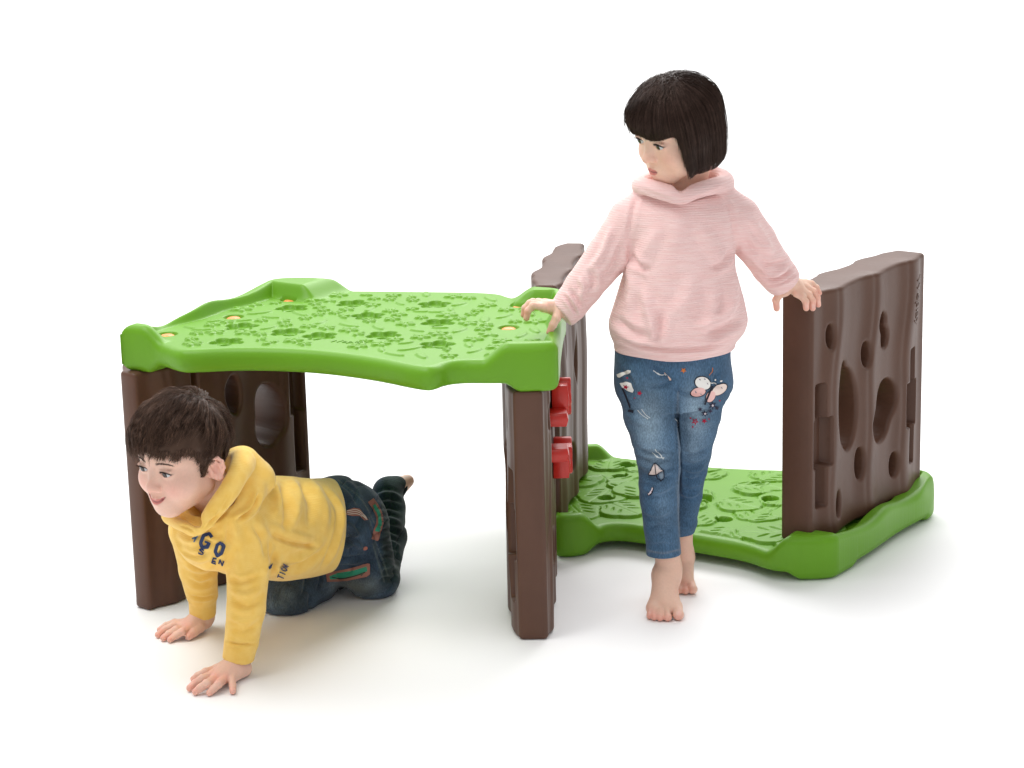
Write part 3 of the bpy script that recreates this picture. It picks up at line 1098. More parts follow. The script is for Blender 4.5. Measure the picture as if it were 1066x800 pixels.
def cloth(name, col, col2, lines, bump, var_scale=(6, 6, 160), rough=.85, attr=False, sheen=.25):
    m = bpy.data.materials.new(name)
    m.use_nodes = True
    nt = m.node_tree
    N, L = nt.nodes, nt.links
    p = N['Principled BSDF']
    p.inputs['Roughness'].default_value = rough
    p.inputs['Specular IOR Level'].default_value = .15
    p.inputs['Sheen Weight'].default_value = sheen
    t = N.new('ShaderNodeTexCoord')
    mp = N.new('ShaderNodeMapping')
    mp.inputs['Scale'].default_value = var_scale
    L.new(t.outputs['Object'], mp.inputs[0])
    n1 = N.new('ShaderNodeTexNoise')
    n1.inputs['Scale'].default_value = 1.0
    n1.inputs['Detail'].default_value = 4
    L.new(mp.outputs[0], n1.inputs['Vector'])
    mr_ = N.new('ShaderNodeMapRange')
    mr_.inputs['From Min'].default_value = .38
    mr_.inputs['From Max'].default_value = .62
    L.new(n1.outputs['Fac'], mr_.inputs['Value'])
    mx = N.new('ShaderNodeMix')
    mx.data_type = 'RGBA'
    L.new(mr_.outputs[0], mx.inputs['Factor'])
    if attr:
        a = N.new('ShaderNodeAttribute')
        a.attribute_name = 'col'
        v1 = N.new('ShaderNodeVectorMath'); v1.operation = 'SCALE'; v1.inputs['Scale'].default_value = col
        v2 = N.new('ShaderNodeVectorMath'); v2.operation = 'SCALE'; v2.inputs['Scale'].default_value = col2
        L.new(a.outputs['Color'], v1.inputs[0]); L.new(a.outputs['Color'], v2.inputs[0])
        L.new(v1.outputs[0], mx.inputs['A']); L.new(v2.outputs[0], mx.inputs['B'])
    else:
        mx.inputs['A'].default_value = (*col, 1)
        mx.inputs['B'].default_value = (*col2, 1)
    L.new(mx.outputs['Result'], p.inputs['Base Color'])
    w = N.new('ShaderNodeTexWave')
    w.wave_type = 'BANDS'
    w.bands_direction = 'Z'
    w.inputs['Scale'].default_value = lines
    w.inputs['Distortion'].default_value = 1.2
    w.inputs['Detail'].default_value = 1
    w.inputs['Detail Scale'].default_value = 3
    L.new(t.outputs['Object'], w.inputs['Vector'])
    n2 = N.new('ShaderNodeTexNoise')
    n2.inputs['Scale'].default_value = lines * 4
    L.new(t.outputs['Object'], n2.inputs['Vector'])
    ad = N.new('ShaderNodeMath')
    ad.operation = 'ADD'
    L.new(w.outputs['Fac'], ad.inputs[0])
    L.new(n2.outputs['Fac'], ad.inputs[1])
    b = N.new('ShaderNodeBump')
    b.inputs['Strength'].default_value = bump
    b.inputs['Distance'].default_value = .0015
    L.new(ad.outputs[0], b.inputs['Height'])
    L.new(b.outputs['Normal'], p.inputs['Normal'])
    return m

M_pink = cloth('pink_knit', (.83, .545, .525), (.86, .615, .595), 75, .42, (26, 26, 300))
M_yellow = cloth('yellow_sweatshirt_cotton', (.86, .55, .12), (.89, .60, .16), 90, .15, (50, 50, 50))
M_denim = cloth('denim', .78, 1.22, 120, .25, (520, 520, 160), attr=True, sheen=.1)
M_print = mat('printed_ink', (1, 1, 1), rough=.7, spec=.2, attr=True)
def hair_mat(name, a, b):
    m = mat(name, a, rough=.36, spec=.45, var=.25, vscale=60, attr=True)
    p = m.node_tree.nodes['Principled BSDF']
    p.inputs['Specular Tint'].default_value = (.75, .52, .42, 1)
    return m
def strand_cols(base, n, per, nshell, seed, amp=.55, tone=None):
    """every strand its own shade of the hair colour"""
    r = np.random.default_rng(seed)
    f = np.exp(r.normal(0, amp, n)) * (1 if tone is None else tone)
    return np.concatenate([np.tile(np.array(base) * .75, (nshell, 1)), np.repeat(f, per)[:, None] * np.array(base)[None]])
M_hair_dark = hair_mat('dark_brown_hair', (.031, .0175, .0138), None)
M_hair_brown = hair_mat('brown_hair', (.088, .050, .034), None)

def decal(name, tree, polys, parent, lift=.0012, mesh_step=2.2):
    """embroidery and prints: (outline as seen, colour) laid on the cloth surface found along the view, as thin raised patches"""
    V, F, C = [], [], []
    o = Vector((0, 0, CAM_H))
    for li, (P, col) in enumerate(polys):
        P = np.asarray(P, float)
        dense = []
        for a_, b_ in zip(P, np.roll(P, -1, 0)):
            for t_ in np.linspace(0, 1, max(1, int(np.hypot(*(b_ - a_)) / 1.4)) + 1)[:-1]:
                dense.append(a_ + (b_ - a_) * t_)
        P = np.array(dense)
        # triangulated fan on a fine fill: rings shrinking to the centroid
        c = P.mean(0)
        n = len(P)
        rings = int(np.clip(np.hypot(*(P - c).T).max() / 1.3, 3, 18))
        base_i = len(V)
        ok = True
        pts = []
        for r in range(rings):
            for q in P:
                pts.append(c + (q - c) * (1 - r / rings))
        pts.append(c)
        hit = []
        for q in pts:
            d = Vector(ray(*q)).normalized()
            h = tree.ray_cast(o, d)
            if h[0] is None:
                ok = False
                break
            nn = h[1] if h[1].dot(d) < 0 else -h[1]
            hit.append(np.array(h[0] + nn * (lift + li * min(.0004, .003 / len(polys)))))
        if not ok:
            continue
        V += hit
        C += [col] * len(hit)
        for r in range(rings - 1):
            for k in range(n):
                a, b = base_i + r * n + k, base_i + r * n + (k + 1) % n
                F.append([a, b, b + n, a + n])
        for k in range(n):
            F.append([base_i + (rings - 1) * n + k, base_i + (rings - 1) * n + (k + 1) % n, base_i + rings * n])
    if not V:
        return None
    return new_mesh(name, np.array(V), F, M_print, parent, cols=np.array(C))

def line_poly(pts, w):
    """a stroke as an outline"""
    P = np.asarray(pts, float)
    T = np.gradient(P, axis=0)
    T /= np.linalg.norm(T, axis=1, keepdims=True) + 1e-9
    N_ = np.stack([-T[:, 1], T[:, 0]], 1) * w / 2
    return np.concatenate([P + N_, (P - N_)[::-1]])

def stroke(pts, w, col, n=None):
    """strokes are cut into short convex pieces"""
    P = spline(pts, n or max(2, len(pts) * 4)) if len(pts) > 2 else np.linspace(pts[0], pts[1], 5)
    return [(line_poly(P[i:i + 2], w), col) for i in range(len(P) - 1)]

def star(c, r, rot=0.0, k=.42, n=5):
    a = np.arange(2 * n) * math.pi / n + rot
    rr = np.where(np.arange(2 * n) % 2, r * k, r)
    return np.stack([c[0] + rr * np.cos(a), c[1] + rr * np.sin(a) * .95], 1)

def oval(c, rx, ry, rot=0.0, n=20):
    a = np.linspace(0, 2 * math.pi, n, endpoint=False)
    x, y = rx * np.cos(a), ry * np.sin(a)
    return np.stack([c[0] + x * math.cos(rot) - y * math.sin(rot), c[1] + x * math.sin(rot) + y * math.cos(rot)], 1)

# ================================================================== the girl
PX = .00192     # metres per pixel at her distance
GH = Head((.3352, 4.47, .9782), .986, 122.8, -19.7, -6.6, 0.0, .0056, .0140, .7)
def girl_body():
    v = Vol(axis_pts(.0, .70, .0042, ((.02, .12, .0016), (.245, .43, .0014), (.545, .66, .0016))),
            axis_pts(4.32, 4.70, .0042, ((4.33, 4.50, .0016), (4.55, 4.66, .0018))),
            axis_pts(-.002, 1.09, .0045, ((-.002, .075, .0015), (.56, .66, .0016), (.865, 1.03, .0012))))
    GH.build(v)
    nb, nt_ = at(710, 208, 4.515), GH.W(0, -.030, -.045)
    v.cone(nt_, nb, .041, .045, .012)
    # torso and limbs under the clothes
    v.cone(at(709, 232, 4.50), at(706, 300, 4.50), .072, .08, .02)
    v.cone(at(706, 300, 4.50), at(702, 375, 4.50), .085, .088, .02)
    v.chain([at(700, 222, 4.50), at(660, 228, 4.50), at(632, 268, 4.49), at(605, 303, 4.465), at(588, 321, 4.452), at(578, 321, 4.45)], [.045, .038, .030, .025, .019, .016], .01)
    v.chain([at(715, 222, 4.50), at(768, 226, 4.50), at(797, 268, 4.54), at(814, 288, 4.575), at(828, 299, 4.598)], [.045, .036, .024, .019, .0165], .01)
    # right hand over the rim of the table
    v.cone(at(580, 320.5, 4.45), at(566, 319, 4.437), .0150, .0125, .006)
    v.cone(at(580, 320.5, 4.46), at(567.5, 317, 4.465), .0145, .0115, .006)
    finger(v, [at(567, 320, 4.428), at(554.5, 318.5, 4.422), at(549.5, 324, 4.421), at(548, 331.5, 4.421)], .0078, .0062)
    finger(v, [at(567, 318, 4.446), at(551.5, 316.2, 4.443), at(546.5, 321, 4.442), at(545.2, 328, 4.442)], .0079, .0062)
    finger(v, [at(568, 316, 4.463), at(554.5, 314.5, 4.461), at(549.5, 318, 4.460), at(548, 325, 4.460)], .0075, .0060)
    finger(v, [at(570, 315, 4.478), at(560, 314, 4.477), at(556, 317, 4.476), at(554, 322, 4.476)], .0066, .0054)
    finger(v, [at(582, 322.5, 4.438), at(579.5, 331, 4.428), at(575.5, 338.5, 4.424), at(572, 346, 4.422)], .0100, .0066)
    # left hand over the top corner of the platform panel
    v.cone(at(826, 298, 4.597), at(834, 304.5, 4.590), .0150, .0125, .006)
    v.cone(at(828, 296, 4.61), at(840, 298, 4.618), .0145, .0115, .006)
    finger(v, [at(829, 306, 4.582), at(835.5, 309.5, 4.577), at(838.8, 314.5, 4.575), at(839.3, 321, 4.577)], .0078, .0064)
    finger(v, [at(834, 302.5, 4.592), at(842, 307, 4.588), at(845.8, 313.5, 4.587), at(846, 321, 4.589)], .0079, .0064)
    finger(v, [at(838, 298.5, 4.605), at(847, 303.5, 4.602), at(850.8, 310, 4.602), at(851.8, 317.5, 4.603)], .0076, .0060)
    finger(v, [at(838, 293.5, 4.62), at(845, 295.5, 4.622), at(850, 299.5, 4.622), at(853, 305.5, 4.622)], .0066, .0055)
    finger(v, [at(818, 304, 4.588), at(811, 307, 4.580), at(807.8, 312.5, 4.578), at(808.5, 321.5, 4.578)], .0098, .0066)
    # legs
    v.chain([at(676, 395, 4.50), at(685, 480, 4.46), at(689.5, 540, 4.456), at(693, 568, 4.455), at(696.5, 590, 4.455), at(696.5, 603, 4.45)], [.045, .032, .0265, .0260, .0255, .0235], .01)
    v.chain([at(728, 395, 4.51), at(719, 480, 4.54), at(711, 540, 4.567), at(711, 575, 4.575)], [.045, .025, .0205, .0205], .01)
    # right foot, standing, toes to the camera
    X = lambda u, y, z: at(u, 640, y) * (1, 0, 0) + np.array((0, y, z))
    ank = np.array((.302, 4.452, .062))
    v.ell((.303, 4.478, .024), (.0235, .030, .024), None, .012)
    v.cone(at(696.5, 598, 4.453), ank, .0240, .0245, .01)
    v.cone(ank, (.2965, 4.395, .022), .0250, .0190, .012)
    v.cone(ank, (.3125, 4.385, .017), .0215, .0150, .012)
    v.cone(ank, (.275, 4.392, .015), .0200, .0130, .012)
    v.cone((.303, 4.478, .018), (.3145, 4.385, .0145), .0180, .0140, .012)
    v.cone((.303, 4.478, .016), (.272, 4.392, .013), .0160, .0120, .012)
    for u, y, l, r in ((706.2, 4.356, .03, .0113), (695.2, 4.351, .03, .0083), (687.3, 4.353, .028, .0078), (681, 4.358, .025, .0073), (676.4, 4.366, .02, .0068)):
        t = X(u, y, r)
        v.cone(t + (.0 if u > 690 else .003, l, .007), t + (0, .006, .001), r * .92, r * .92, .004)
        v.ell(t, (r * 1.02, r * 1.15, r * .98), None, .002)
    # left foot behind it
    ank = np.array((.3505, 4.585, .055))
    v.cone(at(711.5, 575, 4.575), ank, .0215, .0215, .008)
    v.ell((.349, 4.61, .024), (.020, .026, .022), None, .01)
    v.cone(ank, (.352, 4.535, .017), .021, .0150, .01)
    v.cone((.349, 4.605, .016), (.338, 4.54, .012), .016, .011, .01)
    for dx, y, r in ((.362, 4.508, .0105), (.3475, 4.506, .0078), (.3365, 4.510, .0073), (.327, 4.516, .0068)):
        v.cone((dx - .002, y + .028, .014), (dx, y + .006, r), r * .9, r * .9, .004)
        v.ell((dx, y, r), (r, r * 1.15, r * .97), None, .002)
    return v
v = girl_body()
V, F = v.mesh(3)
N = normals(V, F)
col = GH.colours(V, SKIN, (.60, .19, .17), (.05, .028, .02), (.80, .36, .29))
low = V[:, 2] < .75
U_, W_ = project(V)
# pinker knuckles, toes and finger tips
for (u, w, r) in ((706, 645, 8), (695, 646, 6), (687, 645, 6), (680, 643, 6), (676, 640, 6), (714, 614, 8), (548, 330, 6), (545, 327, 6), (839, 320, 6), (846, 320, 6), (852, 317, 6), (853, 305, 5), (572, 345, 6), (808, 320, 6)):
    m = (np.exp(-((U_ - u) ** 2 + (W_ - w) ** 2) / r ** 2) * low)[:, None] * .55
    col = col * (1 - m) + np.array((.80, .33, .26)) * m
tips = [(X_, (0, -1, .35), .006) for X_ in (np.array((at(706.2, 640, 4.35)[0], 4.347, .018)),)]
col = nails(V, N, col, [(at(839.3, 319, 4.571), (.2, -.9, .3), .006), (at(846, 319, 4.583), (.3, -.9, .3), .006), (at(851.8, 315.5, 4.597), (.4, -.8, .3), .0055),
                        (at(548, 330, 4.418), (-.6, -.6, .3), .005)] + tips)
girl = new_mesh('person', V, F, M_skin, None, cols=col)
tag(girl, 'barefoot child in pink knit hoodie and jeans standing with one hand on the green table', 'person')
for s in (-1, 1):
    GH.eye(s, girl, (.20, 1, -.10), (.035, .018, .012))
lash_and_brow(GH, girl, 1.25, 1)
brow_hairs(GH, girl, bvh_of(V, F), 110, 2)

# ---------------- sweater ----------------
def girl_sweater():
    v = Vol(axis_pts(.07, .64, .0028), axis_pts(4.34, 4.66, .0028), axis_pts(.46, .94, .0026))
    st = []
    for y, xl, xr, ry, cy in ((196, 684, 734, .045, 4.505), (204, 668, 750, .062, 4.503), (214, 658, 762, .074, 4.50), (228, 654, 766, .083, 4.498), (250, 654, 764, .089, 4.496), (280, 650, 765, .093, 4.494), (310, 640, 774, .099, 4.49),
                              (333, 632, 779, .104, 4.488), (346, 634, 775, .103, 4.488), (354, 638, 766, .099, 4.49), (362, 638, 765, .099, 4.49), (392, 640, 763, .097, 4.49)):
        a = at((xl + xr) / 2, y, 4.5)
        st.append((a[2], a[0], cy, (xr - xl) / 2 * PX, ry))
    st = sorted(st)
    v.loft(st, ex=2.25)
    v.chain([at(672, 216, 4.50), at(657, 228, 4.50), at(633, 266, 4.49), at(607, 300, 4.468), at(594, 318, 4.456)], [.040, .043, .042, .036, .0335], .022)
    v.cone(at(596, 314, 4.46), at(587.5, 324.5, 4.452), .0335, .0315, .003)
    v.chain([at(752, 214, 4.50), at(768, 228, 4.505), at(786, 252, 4.525), at(803, 277, 4.56), at(811, 287, 4.575)], [.040, .044, .043, .040, .0385], .022)
    v.cone(at(808, 284, 4.57), at(815.5, 293, 4.582), .0385, .0365, .003)
    # cut the cuffs square
    for a, b in ((at(594, 318, 4.456), at(584, 327.2, 4.449)), (at(811, 287, 4.575), at(816.5, 294.0, 4.583))):
        n = (b - a) / np.linalg.norm(b - a)
        c = b
        v.clip(lambda X, Y, Z: (X - c[0]) * n[0] + (Y - c[1]) * n[1] + (Z - c[2]) * n[2], c - .055, c + .055)
    hz = at(702, 376, 4.40)[2]
    v.clip(lambda X, Y, Z: hz + .016 * ((X - .33) / .115) ** 2 - .05 * (Y - 4.40) * 0 - Z, (.15, 4.3, .44), (.50, 4.7, .53), .004)
    # hood collar
    ring = [at(722, 176, 4.575), at(748, 182, 4.545), at(752, 188, 4.50), at(741, 191.5, 4.462), at(724, 196.5, 4.442), at(709, 202.5, 4.432), at(697, 198.5, 4.436), at(682, 194, 4.450), at(669, 190, 4.478), at(672, 187, 4.53), at(700, 178, 4.575)]
    R_r = [.0115, .0095, .0080, .0070, .0060, .0055, .0060, .0065, .0070, .0085, .0105]
    P = spline(ring + [ring[0]], 56)
    rr = np.interp(np.linspace(0, len(ring), 56), range(len(ring) + 1), R_r + [R_r[0]])
    ctr_ = P.mean(0)
    Q = P + (P - ctr_) * (.10, .10, 0) + np.array((0, 0, -.0060))
    for i in range(55):
        v.cone(P[i], P[i + 1], rr[i], rr[i + 1], .006)
        v.cone(Q[i], Q[i + 1], rr[i] * .85, rr[i + 1] * .85, .016)
    v.ell(at(716, 206, 4.60), (.075, .035, .055), None, .02)
    v.ell(at(709, 180, 4.485), (.044, .050, .040), None, .004, 'sub')
    v.cone(at(708, 187, 4.45), at(709, 200, 4.410), .023, .0045, .003, 'sub')
    return v.mesh(2)
V, F = girl_sweater()
N = normals(V, F)
V = V + N * (.0022 * noise3(V * (1, 1, .7), 26, 3) * smooth01(V[:, 2], .5, .53))[:, None]
lines = [([(654, 262), (664, 276), (678, 282)], 3.0, -.004), ([(763, 259), (752, 274), (738, 281)], 3.0, -.004), ([(652, 268), (658, 300), (652, 330)], 5, .004),
         ([(668, 296), (676, 330), (682, 354)], 5, .005), ([(690, 320), (687, 345), (680, 356)], 4, -.004), ([(640, 330), (655, 344), (676, 352)], 4.0, -.0045), ([(762, 275), (764, 305), (756, 335)], 5, .0045),
         ([(772, 330), (755, 343), (735, 350)], 4, -.005), ([(765, 318), (745, 335), (722, 342)], 4.5, .004), ([(745, 300), (742, 325), (730, 346)], 5, .0035),
         ([(640, 352.5), (672, 362.5), (706, 364.5), (740, 361), (763, 352)], 2.0, -.0042),
         ([(637, 235), (628, 262), (612, 285)], 3.5, .004), ([(648, 250), (640, 275), (622, 296)], 3.5, -.004), ([(612, 280), (618, 292), (614, 305)], 3, -.0045), ([(603, 288), (607, 300), (604, 312)], 2.6, .004),
         ([(592, 300), (600, 312), (606, 322)], 2.2, -.004), ([(586.5, 306.5), (595, 318), (601, 330)], 1.6, -.0035),
         ([(780, 225), (794, 245), (806, 268)], 3.5, .003), ([(772, 250), (786, 262), (802, 270)], 3.5, -.004), ([(786, 268), (800, 276), (818, 272)], 2.6, -.0045), ([(792, 282), (806, 286), (824, 274)], 2.4, .004),
         ([(797, 291), (812, 290), (828, 278)], 1.5, -.004), ([(799, 297), (814, 295), (831, 284)], 1.3, -.0025),
         ([(664, 200), (658, 225), (654, 250)], 2.5, -.0022), ([(752, 203), (762, 228), (764, 252)], 2.5, -.0022),
         ([(700, 214), (705, 240), (700, 262)], 9, .003), ([(690, 232), (672, 262), (664, 285)], 6, .003), ([(726, 232), (742, 256), (752, 276)], 6, .003), ([(720, 285), (716, 310), (700, 332)], 7, .0035),
         ([(663, 194), (683, 203), (709, 209), (737, 203), (758, 193)], 1.5, -.0016)]
lines = [(p_, w_, a_ * 1.7) for p_, w_, a_ in lines]
V = folds(V, N, lines)
sweater = new_mesh('pink_hoodie', V, F, M_pink, girl)

# ---------------- jeans ----------------
def girl_jeans():
    v = Vol(axis_pts(.17, .49, .0026), axis_pts(4.36, 4.65, .0026), axis_pts(.09, .53, .0026))
    st = []
    for y, xl, xr, ry in ((345, 640, 761, .088), (372, 640, 761, .090), (388, 641, 760.5, .090), (403, 643, 759, .086), (420, 650, 752, .07)):
        a = at((xl + xr) / 2, y, 4.5)
        st.append((a[2], a[0], 4.50, (xr - xl) / 2 * PX, ry))
    v.loft(sorted(st), ex=2.3)
    legs = (([at(672.5, 398, 4.495), at(676, 430, 4.485), at(683, 462, 4.462), at(686.5, 487, 4.448), at(686.5, 520, 4.452), at(689, 552, 4.455), at(691, 590, 4.455)],
             [.0555, .0535, .0455, .0415, .0395, .0370, .0345], at(691, 578, 4.455), (.02, -.10, -1.), .0360),
            ([at(729.5, 398, 4.505), at(726, 430, 4.51), at(721.5, 462, 4.525), at(718, 487, 4.535), at(715, 515, 4.55), at(710.5, 542, 4.565), at(708.5, 568, 4.57)],
             [.0560, .0490, .0405, .0350, .0310, .0280, .0265], at(709, 557, 4.57), (.12, -.06, -1.), .0285))
    for P, r, c, n, hem in legs:
        u = Vol(*v.ax)
        n = np.array(n) / np.linalg.norm(n)
        u.chain(P, r, .012)
        u.cone(c - n * .016, c - n * .004, hem, hem, .002)
        u.clip(lambda X, Y, Z: (X - c[0]) * n[0] + (Y - c[1]) * n[1] + (Z - c[2]) * n[2], c - .09, c + .09, .003)
        u.cone(c - n * .006, c + n * .03, hem - .0045, hem - .0045, .002, 'sub')
        k = (.005 + .026 * smooth01(v.ax[2], .385, .45))[None, None, :]
        h = np.clip(.5 + .5 * (v.D - u.D) / k, 0, 1)
        v.D = v.D + (u.D - v.D) * h - k * h * (1 - h)
    return v.mesh(2)
V, F = girl_jeans()
N = normals(V, F)
V = V + N * (.0022 * noise3(V * (1, 1, .9), 45, 11))[:, None]
kn = np.exp(-((V[:, 2] - .31) / .05) ** 2) + .8 * np.exp(-((V[:, 2] - .13) / .04) ** 2) + .5 * np.exp(-((V[:, 2] - .43) / .03) ** 2)
V = V + N * (.0030 * kn * np.abs(noise3(V * (.55, .55, 1.9), 52, 12)) - .0012 * kn)[:, None]
lines = [([(705, 398), (704.5, 440), (706.5, 480), (706.5, 520)], 1.8, -.004), ([(700, 395), (690, 402), (672, 404)], 2.2, -.003), ([(700, 402), (714, 410), (735, 410)], 2.2, -.003),
         ([(660, 466), (676, 472), (700, 470)], 2.0, -.0035), ([(661, 480), (680, 488), (704, 482)], 2.2, .0035), ([(664, 492), (684, 500), (705, 494)], 2.0, -.0035), ([(665, 507), (684, 512), (704, 502)], 2.4, .003),
         ([(708, 470), (722, 474), (738, 466)], 2.0, -.0030), ([(709, 484), (722, 490), (735, 484)], 2.2, .003), ([(709, 496), (720, 501), (733, 496)], 2.0, -.003), ([(708, 512), (718, 516), (729, 512)], 2.0, .0025),
         ([(668, 530), (684, 536), (700, 530)], 2.4, .0022), ([(672, 552), (688, 548), (704, 556)], 2.4, -.0022), ([(675, 566), (690, 562), (706, 566)], 2.2, .0018),
         ([(650, 430), (668, 440), (690, 436)], 3, .0016), ([(712, 436), (730, 442), (744, 436)], 3, .0016), ([(676, 378), (690, 388), (702, 400)], 2, -.0025), ([(646, 384), (655, 394), (660, 402)], 1.8, -.0022), ([(748, 384), (744, 398), (752, 404)], 1.8, -.0022)]
lines = [(p_, w_ * 1.1, a_ * 2.0) for p_, w_, a_ in lines]
V = folds(V, N, lines)
N = normals(V, F)
U_, W_ = project(V)
col = np.tile(np.array((.058, .120, .205)), (len(V), 1))
def fade_patch(col, u, w, ru, rw, amt, to=(.30, .40, .48), rot=0.0):
    x, y = U_ - u, W_ - w
    c, s = math.cos(rot), math.sin(rot)
    x, y = c * x + s * y, -s * x + c * y
    m = (np.exp(-((x / ru) ** 2 + (y / rw) ** 2)) * facing(V, N) * amt)[:, None]
    return col * (1 - m) + np.array(to) * m
for a in ((676, 440, 16, 34, .62), (683, 478, 14, 12, .40), (724, 432, 14, 32, .62), (720, 470, 10, 12, .3), (690, 530, 10, 30, .15), (655, 400, 8, 14, .15)):
    col = fade_patch(col, *a)
nz = noise3(V, 60, 21, 3)
col = col * (1 + .16 * nz)[:, None]
# stitched seams, paler
for pts in ([(706, 408), (705.5, 440), (707.5, 480), (706, 520), (708.5, 578)], [(668, 572), (690, 576), (709, 572)]):
    d, t = seg_px(U_, W_, spline(pts, 24))
    m = (np.exp(-(d / .9) ** 2) * facing(V, N) * .35)[:, None]
    col = col * (1 - m) + np.array((.30, .30, .30)) * m
jeans = new_mesh('jeans', V, F, M_denim, girl, cols=col)
tree = bvh_of(V, F)
WH, PK, BK, RD, OR = (.82, .80, .77), (.80, .50, .47), (.02, .022, .035), (.42, .02, .05), (.55, .17, .04)
patches = []
def start(name):
    global pol
    pol = []
    patches.append((name, pol))
start('pocket_bar')
# white pocket bar
pol.append((np.array([(643, 392.5), (642.5, 390), (654, 385.5), (657, 386), (656.5, 388.5), (651, 390.5), (645, 393.5)]), WH))
start('key_patch')
# tag with a star on a dark strap
pol += stroke([(648, 404), (652, 412), (657, 424)], 1.6, BK)
pol.append((np.array([(655.5, 426), (660.5, 426.5), (660, 430), (654.5, 428.5)]), BK))
pol.append((np.array([(646.5, 399), (652, 397.5), (658, 400), (660.8, 406), (659.5, 408.5), (655, 407), (649, 403)]), (.78, .76, .74)))
pol.append((star((652.8, 402.5), 3.4), RD))
start('star_print')
for c, r in (((653, 394), 1.5), ((666, 409.5), 3.1), ((661, 414.5), 1.1)):
    pol.append((star(c, r), RD))
start('scuff')
# white scuffs
for p in ([(664, 427), (669, 432), (675, 437)], [(668, 426), (672, 431), (677, 436)], [(680, 386), (688, 391), (694, 390)], [(679, 471), (684, 476), (691, 476)], [(682, 468), (687, 474), (690, 477)], [(702, 436), (705, 440), (707, 444)]):
    pol += stroke(p, .8, (.62, .66, .68))
start('leaf_patch')
# orange leaf and thread
pol.append((star((711.5, 385.8), 3.4, .3), OR))
pol += stroke([(741.5, 383), (741, 387), (737.5, 390.5)], .8, OR)
start('butterfly_patch')
# butterfly: four wings outlined dark, body, feelers
wings = [(oval((731.5, 399), 8.2, 6.4, .35), WH), (oval((726.5, 408.5), 7.8, 4.6, -.25), PK), (oval((748.5, 405.5), 8.4, 4.8, -.55), (.80, .66, .60)), (oval((739.5, 412.5), 4.3, 6.2, .55), PK)]
for w_, c_ in wings:
    cc_ = w_.mean(0)
    pol.append((cc_ + (w_ - cc_) * 1.14, BK))
for w_, c_ in wings:
    pol.append((w_, c_))
pol += stroke([(741.5, 402), (738.5, 408), (733, 421)], 1.9, BK)
pol += stroke([(738, 398), (742, 399), (746, 398.5)], .7, WH)
pol.append((oval((744.8, 395.5), .9, .9), WH)); pol.append((oval((749.6, 396.7), .9, .9), WH))
for c in ((728, 395), (733, 394.5), (736, 399), (724, 407), (729.5, 411), (750, 404)):
    pol.append((oval(c, 1.0, .55, .6), (.25, .22, .25)))
start('flower_print')
# dark flower cluster and red stars
for c, r in (((741.5, 422), 5.2), ((733.5, 430.5), 4.3), ((728.5, 426), 3.0), ((746, 424.5), 3.0), ((739, 427.5), 3.2)):
    pol.append((star(c, r, .4, .35, 6), (.035, .03, .06)))
for c in ((741, 421.5), (733.5, 430)):
    pol.append((oval(c, 1.1, 1.1), (.5, .46, .5)))
start('star_print')
for c, r in (((723.6, 439), 4.0), ((733, 438.5), 3.2), ((719, 435.6), 1.4), ((721.3, 444.2), 1.5), ((737.8, 436.5), 1.2), ((749, 417), 1.3)):
    pol.append((star(c, r, .2), RD))
pol.append((star((723.6, 439), 1.9, .2), (.16, .24, .33)))
start('kite_patch')
# kite on the knee
pol.append((np.array([(681.6, 482.5), (690.8, 489.5), (690.5, 498), (688, 499.5), (685, 492.5)]), (.20, .26, .33)))
pol.append((np.array([(681.4, 482.8), (675.6, 492.6), (675.8, 494.4), (683, 494.6), (689.8, 490.2)]), (.74, .62, .58)))
for p in ([(681.5, 482), (675.2, 494)], [(675.2, 494.2), (683, 495), (690.5, 490)], [(681.5, 482), (691, 490)], [(681.5, 482), (683, 495)], [(691, 490), (690.8, 498.2), (688, 501)], [(683, 495), (686, 499), (688, 502)]):
    pol += stroke(p, .9, BK)
pol += stroke([(679.5, 508), (679, 512), (675, 514)], 2.4, BK)
pol += stroke([(679.3, 508.5), (678.5, 511.8), (675.6, 513.2)], 1.1, (.72, .62, .66))

for nm, q in patches:
    if nm in ('star_print', 'scuff', 'leaf_patch', 'flower_print'):
        groups = [[z] for z in q] if nm == 'star_print' else [q[i:i + 11] for i in range(0, len(q), 11)] if nm == 'scuff' else [q[:1], q[1:]] if nm == 'leaf_patch' else [q]
        for k, g in enumerate(groups):
            decal('stitched_thread' if nm == 'leaf_patch' and k else nm, tree, g, jeans)
    else:
        decal(nm, tree, q, jeans)

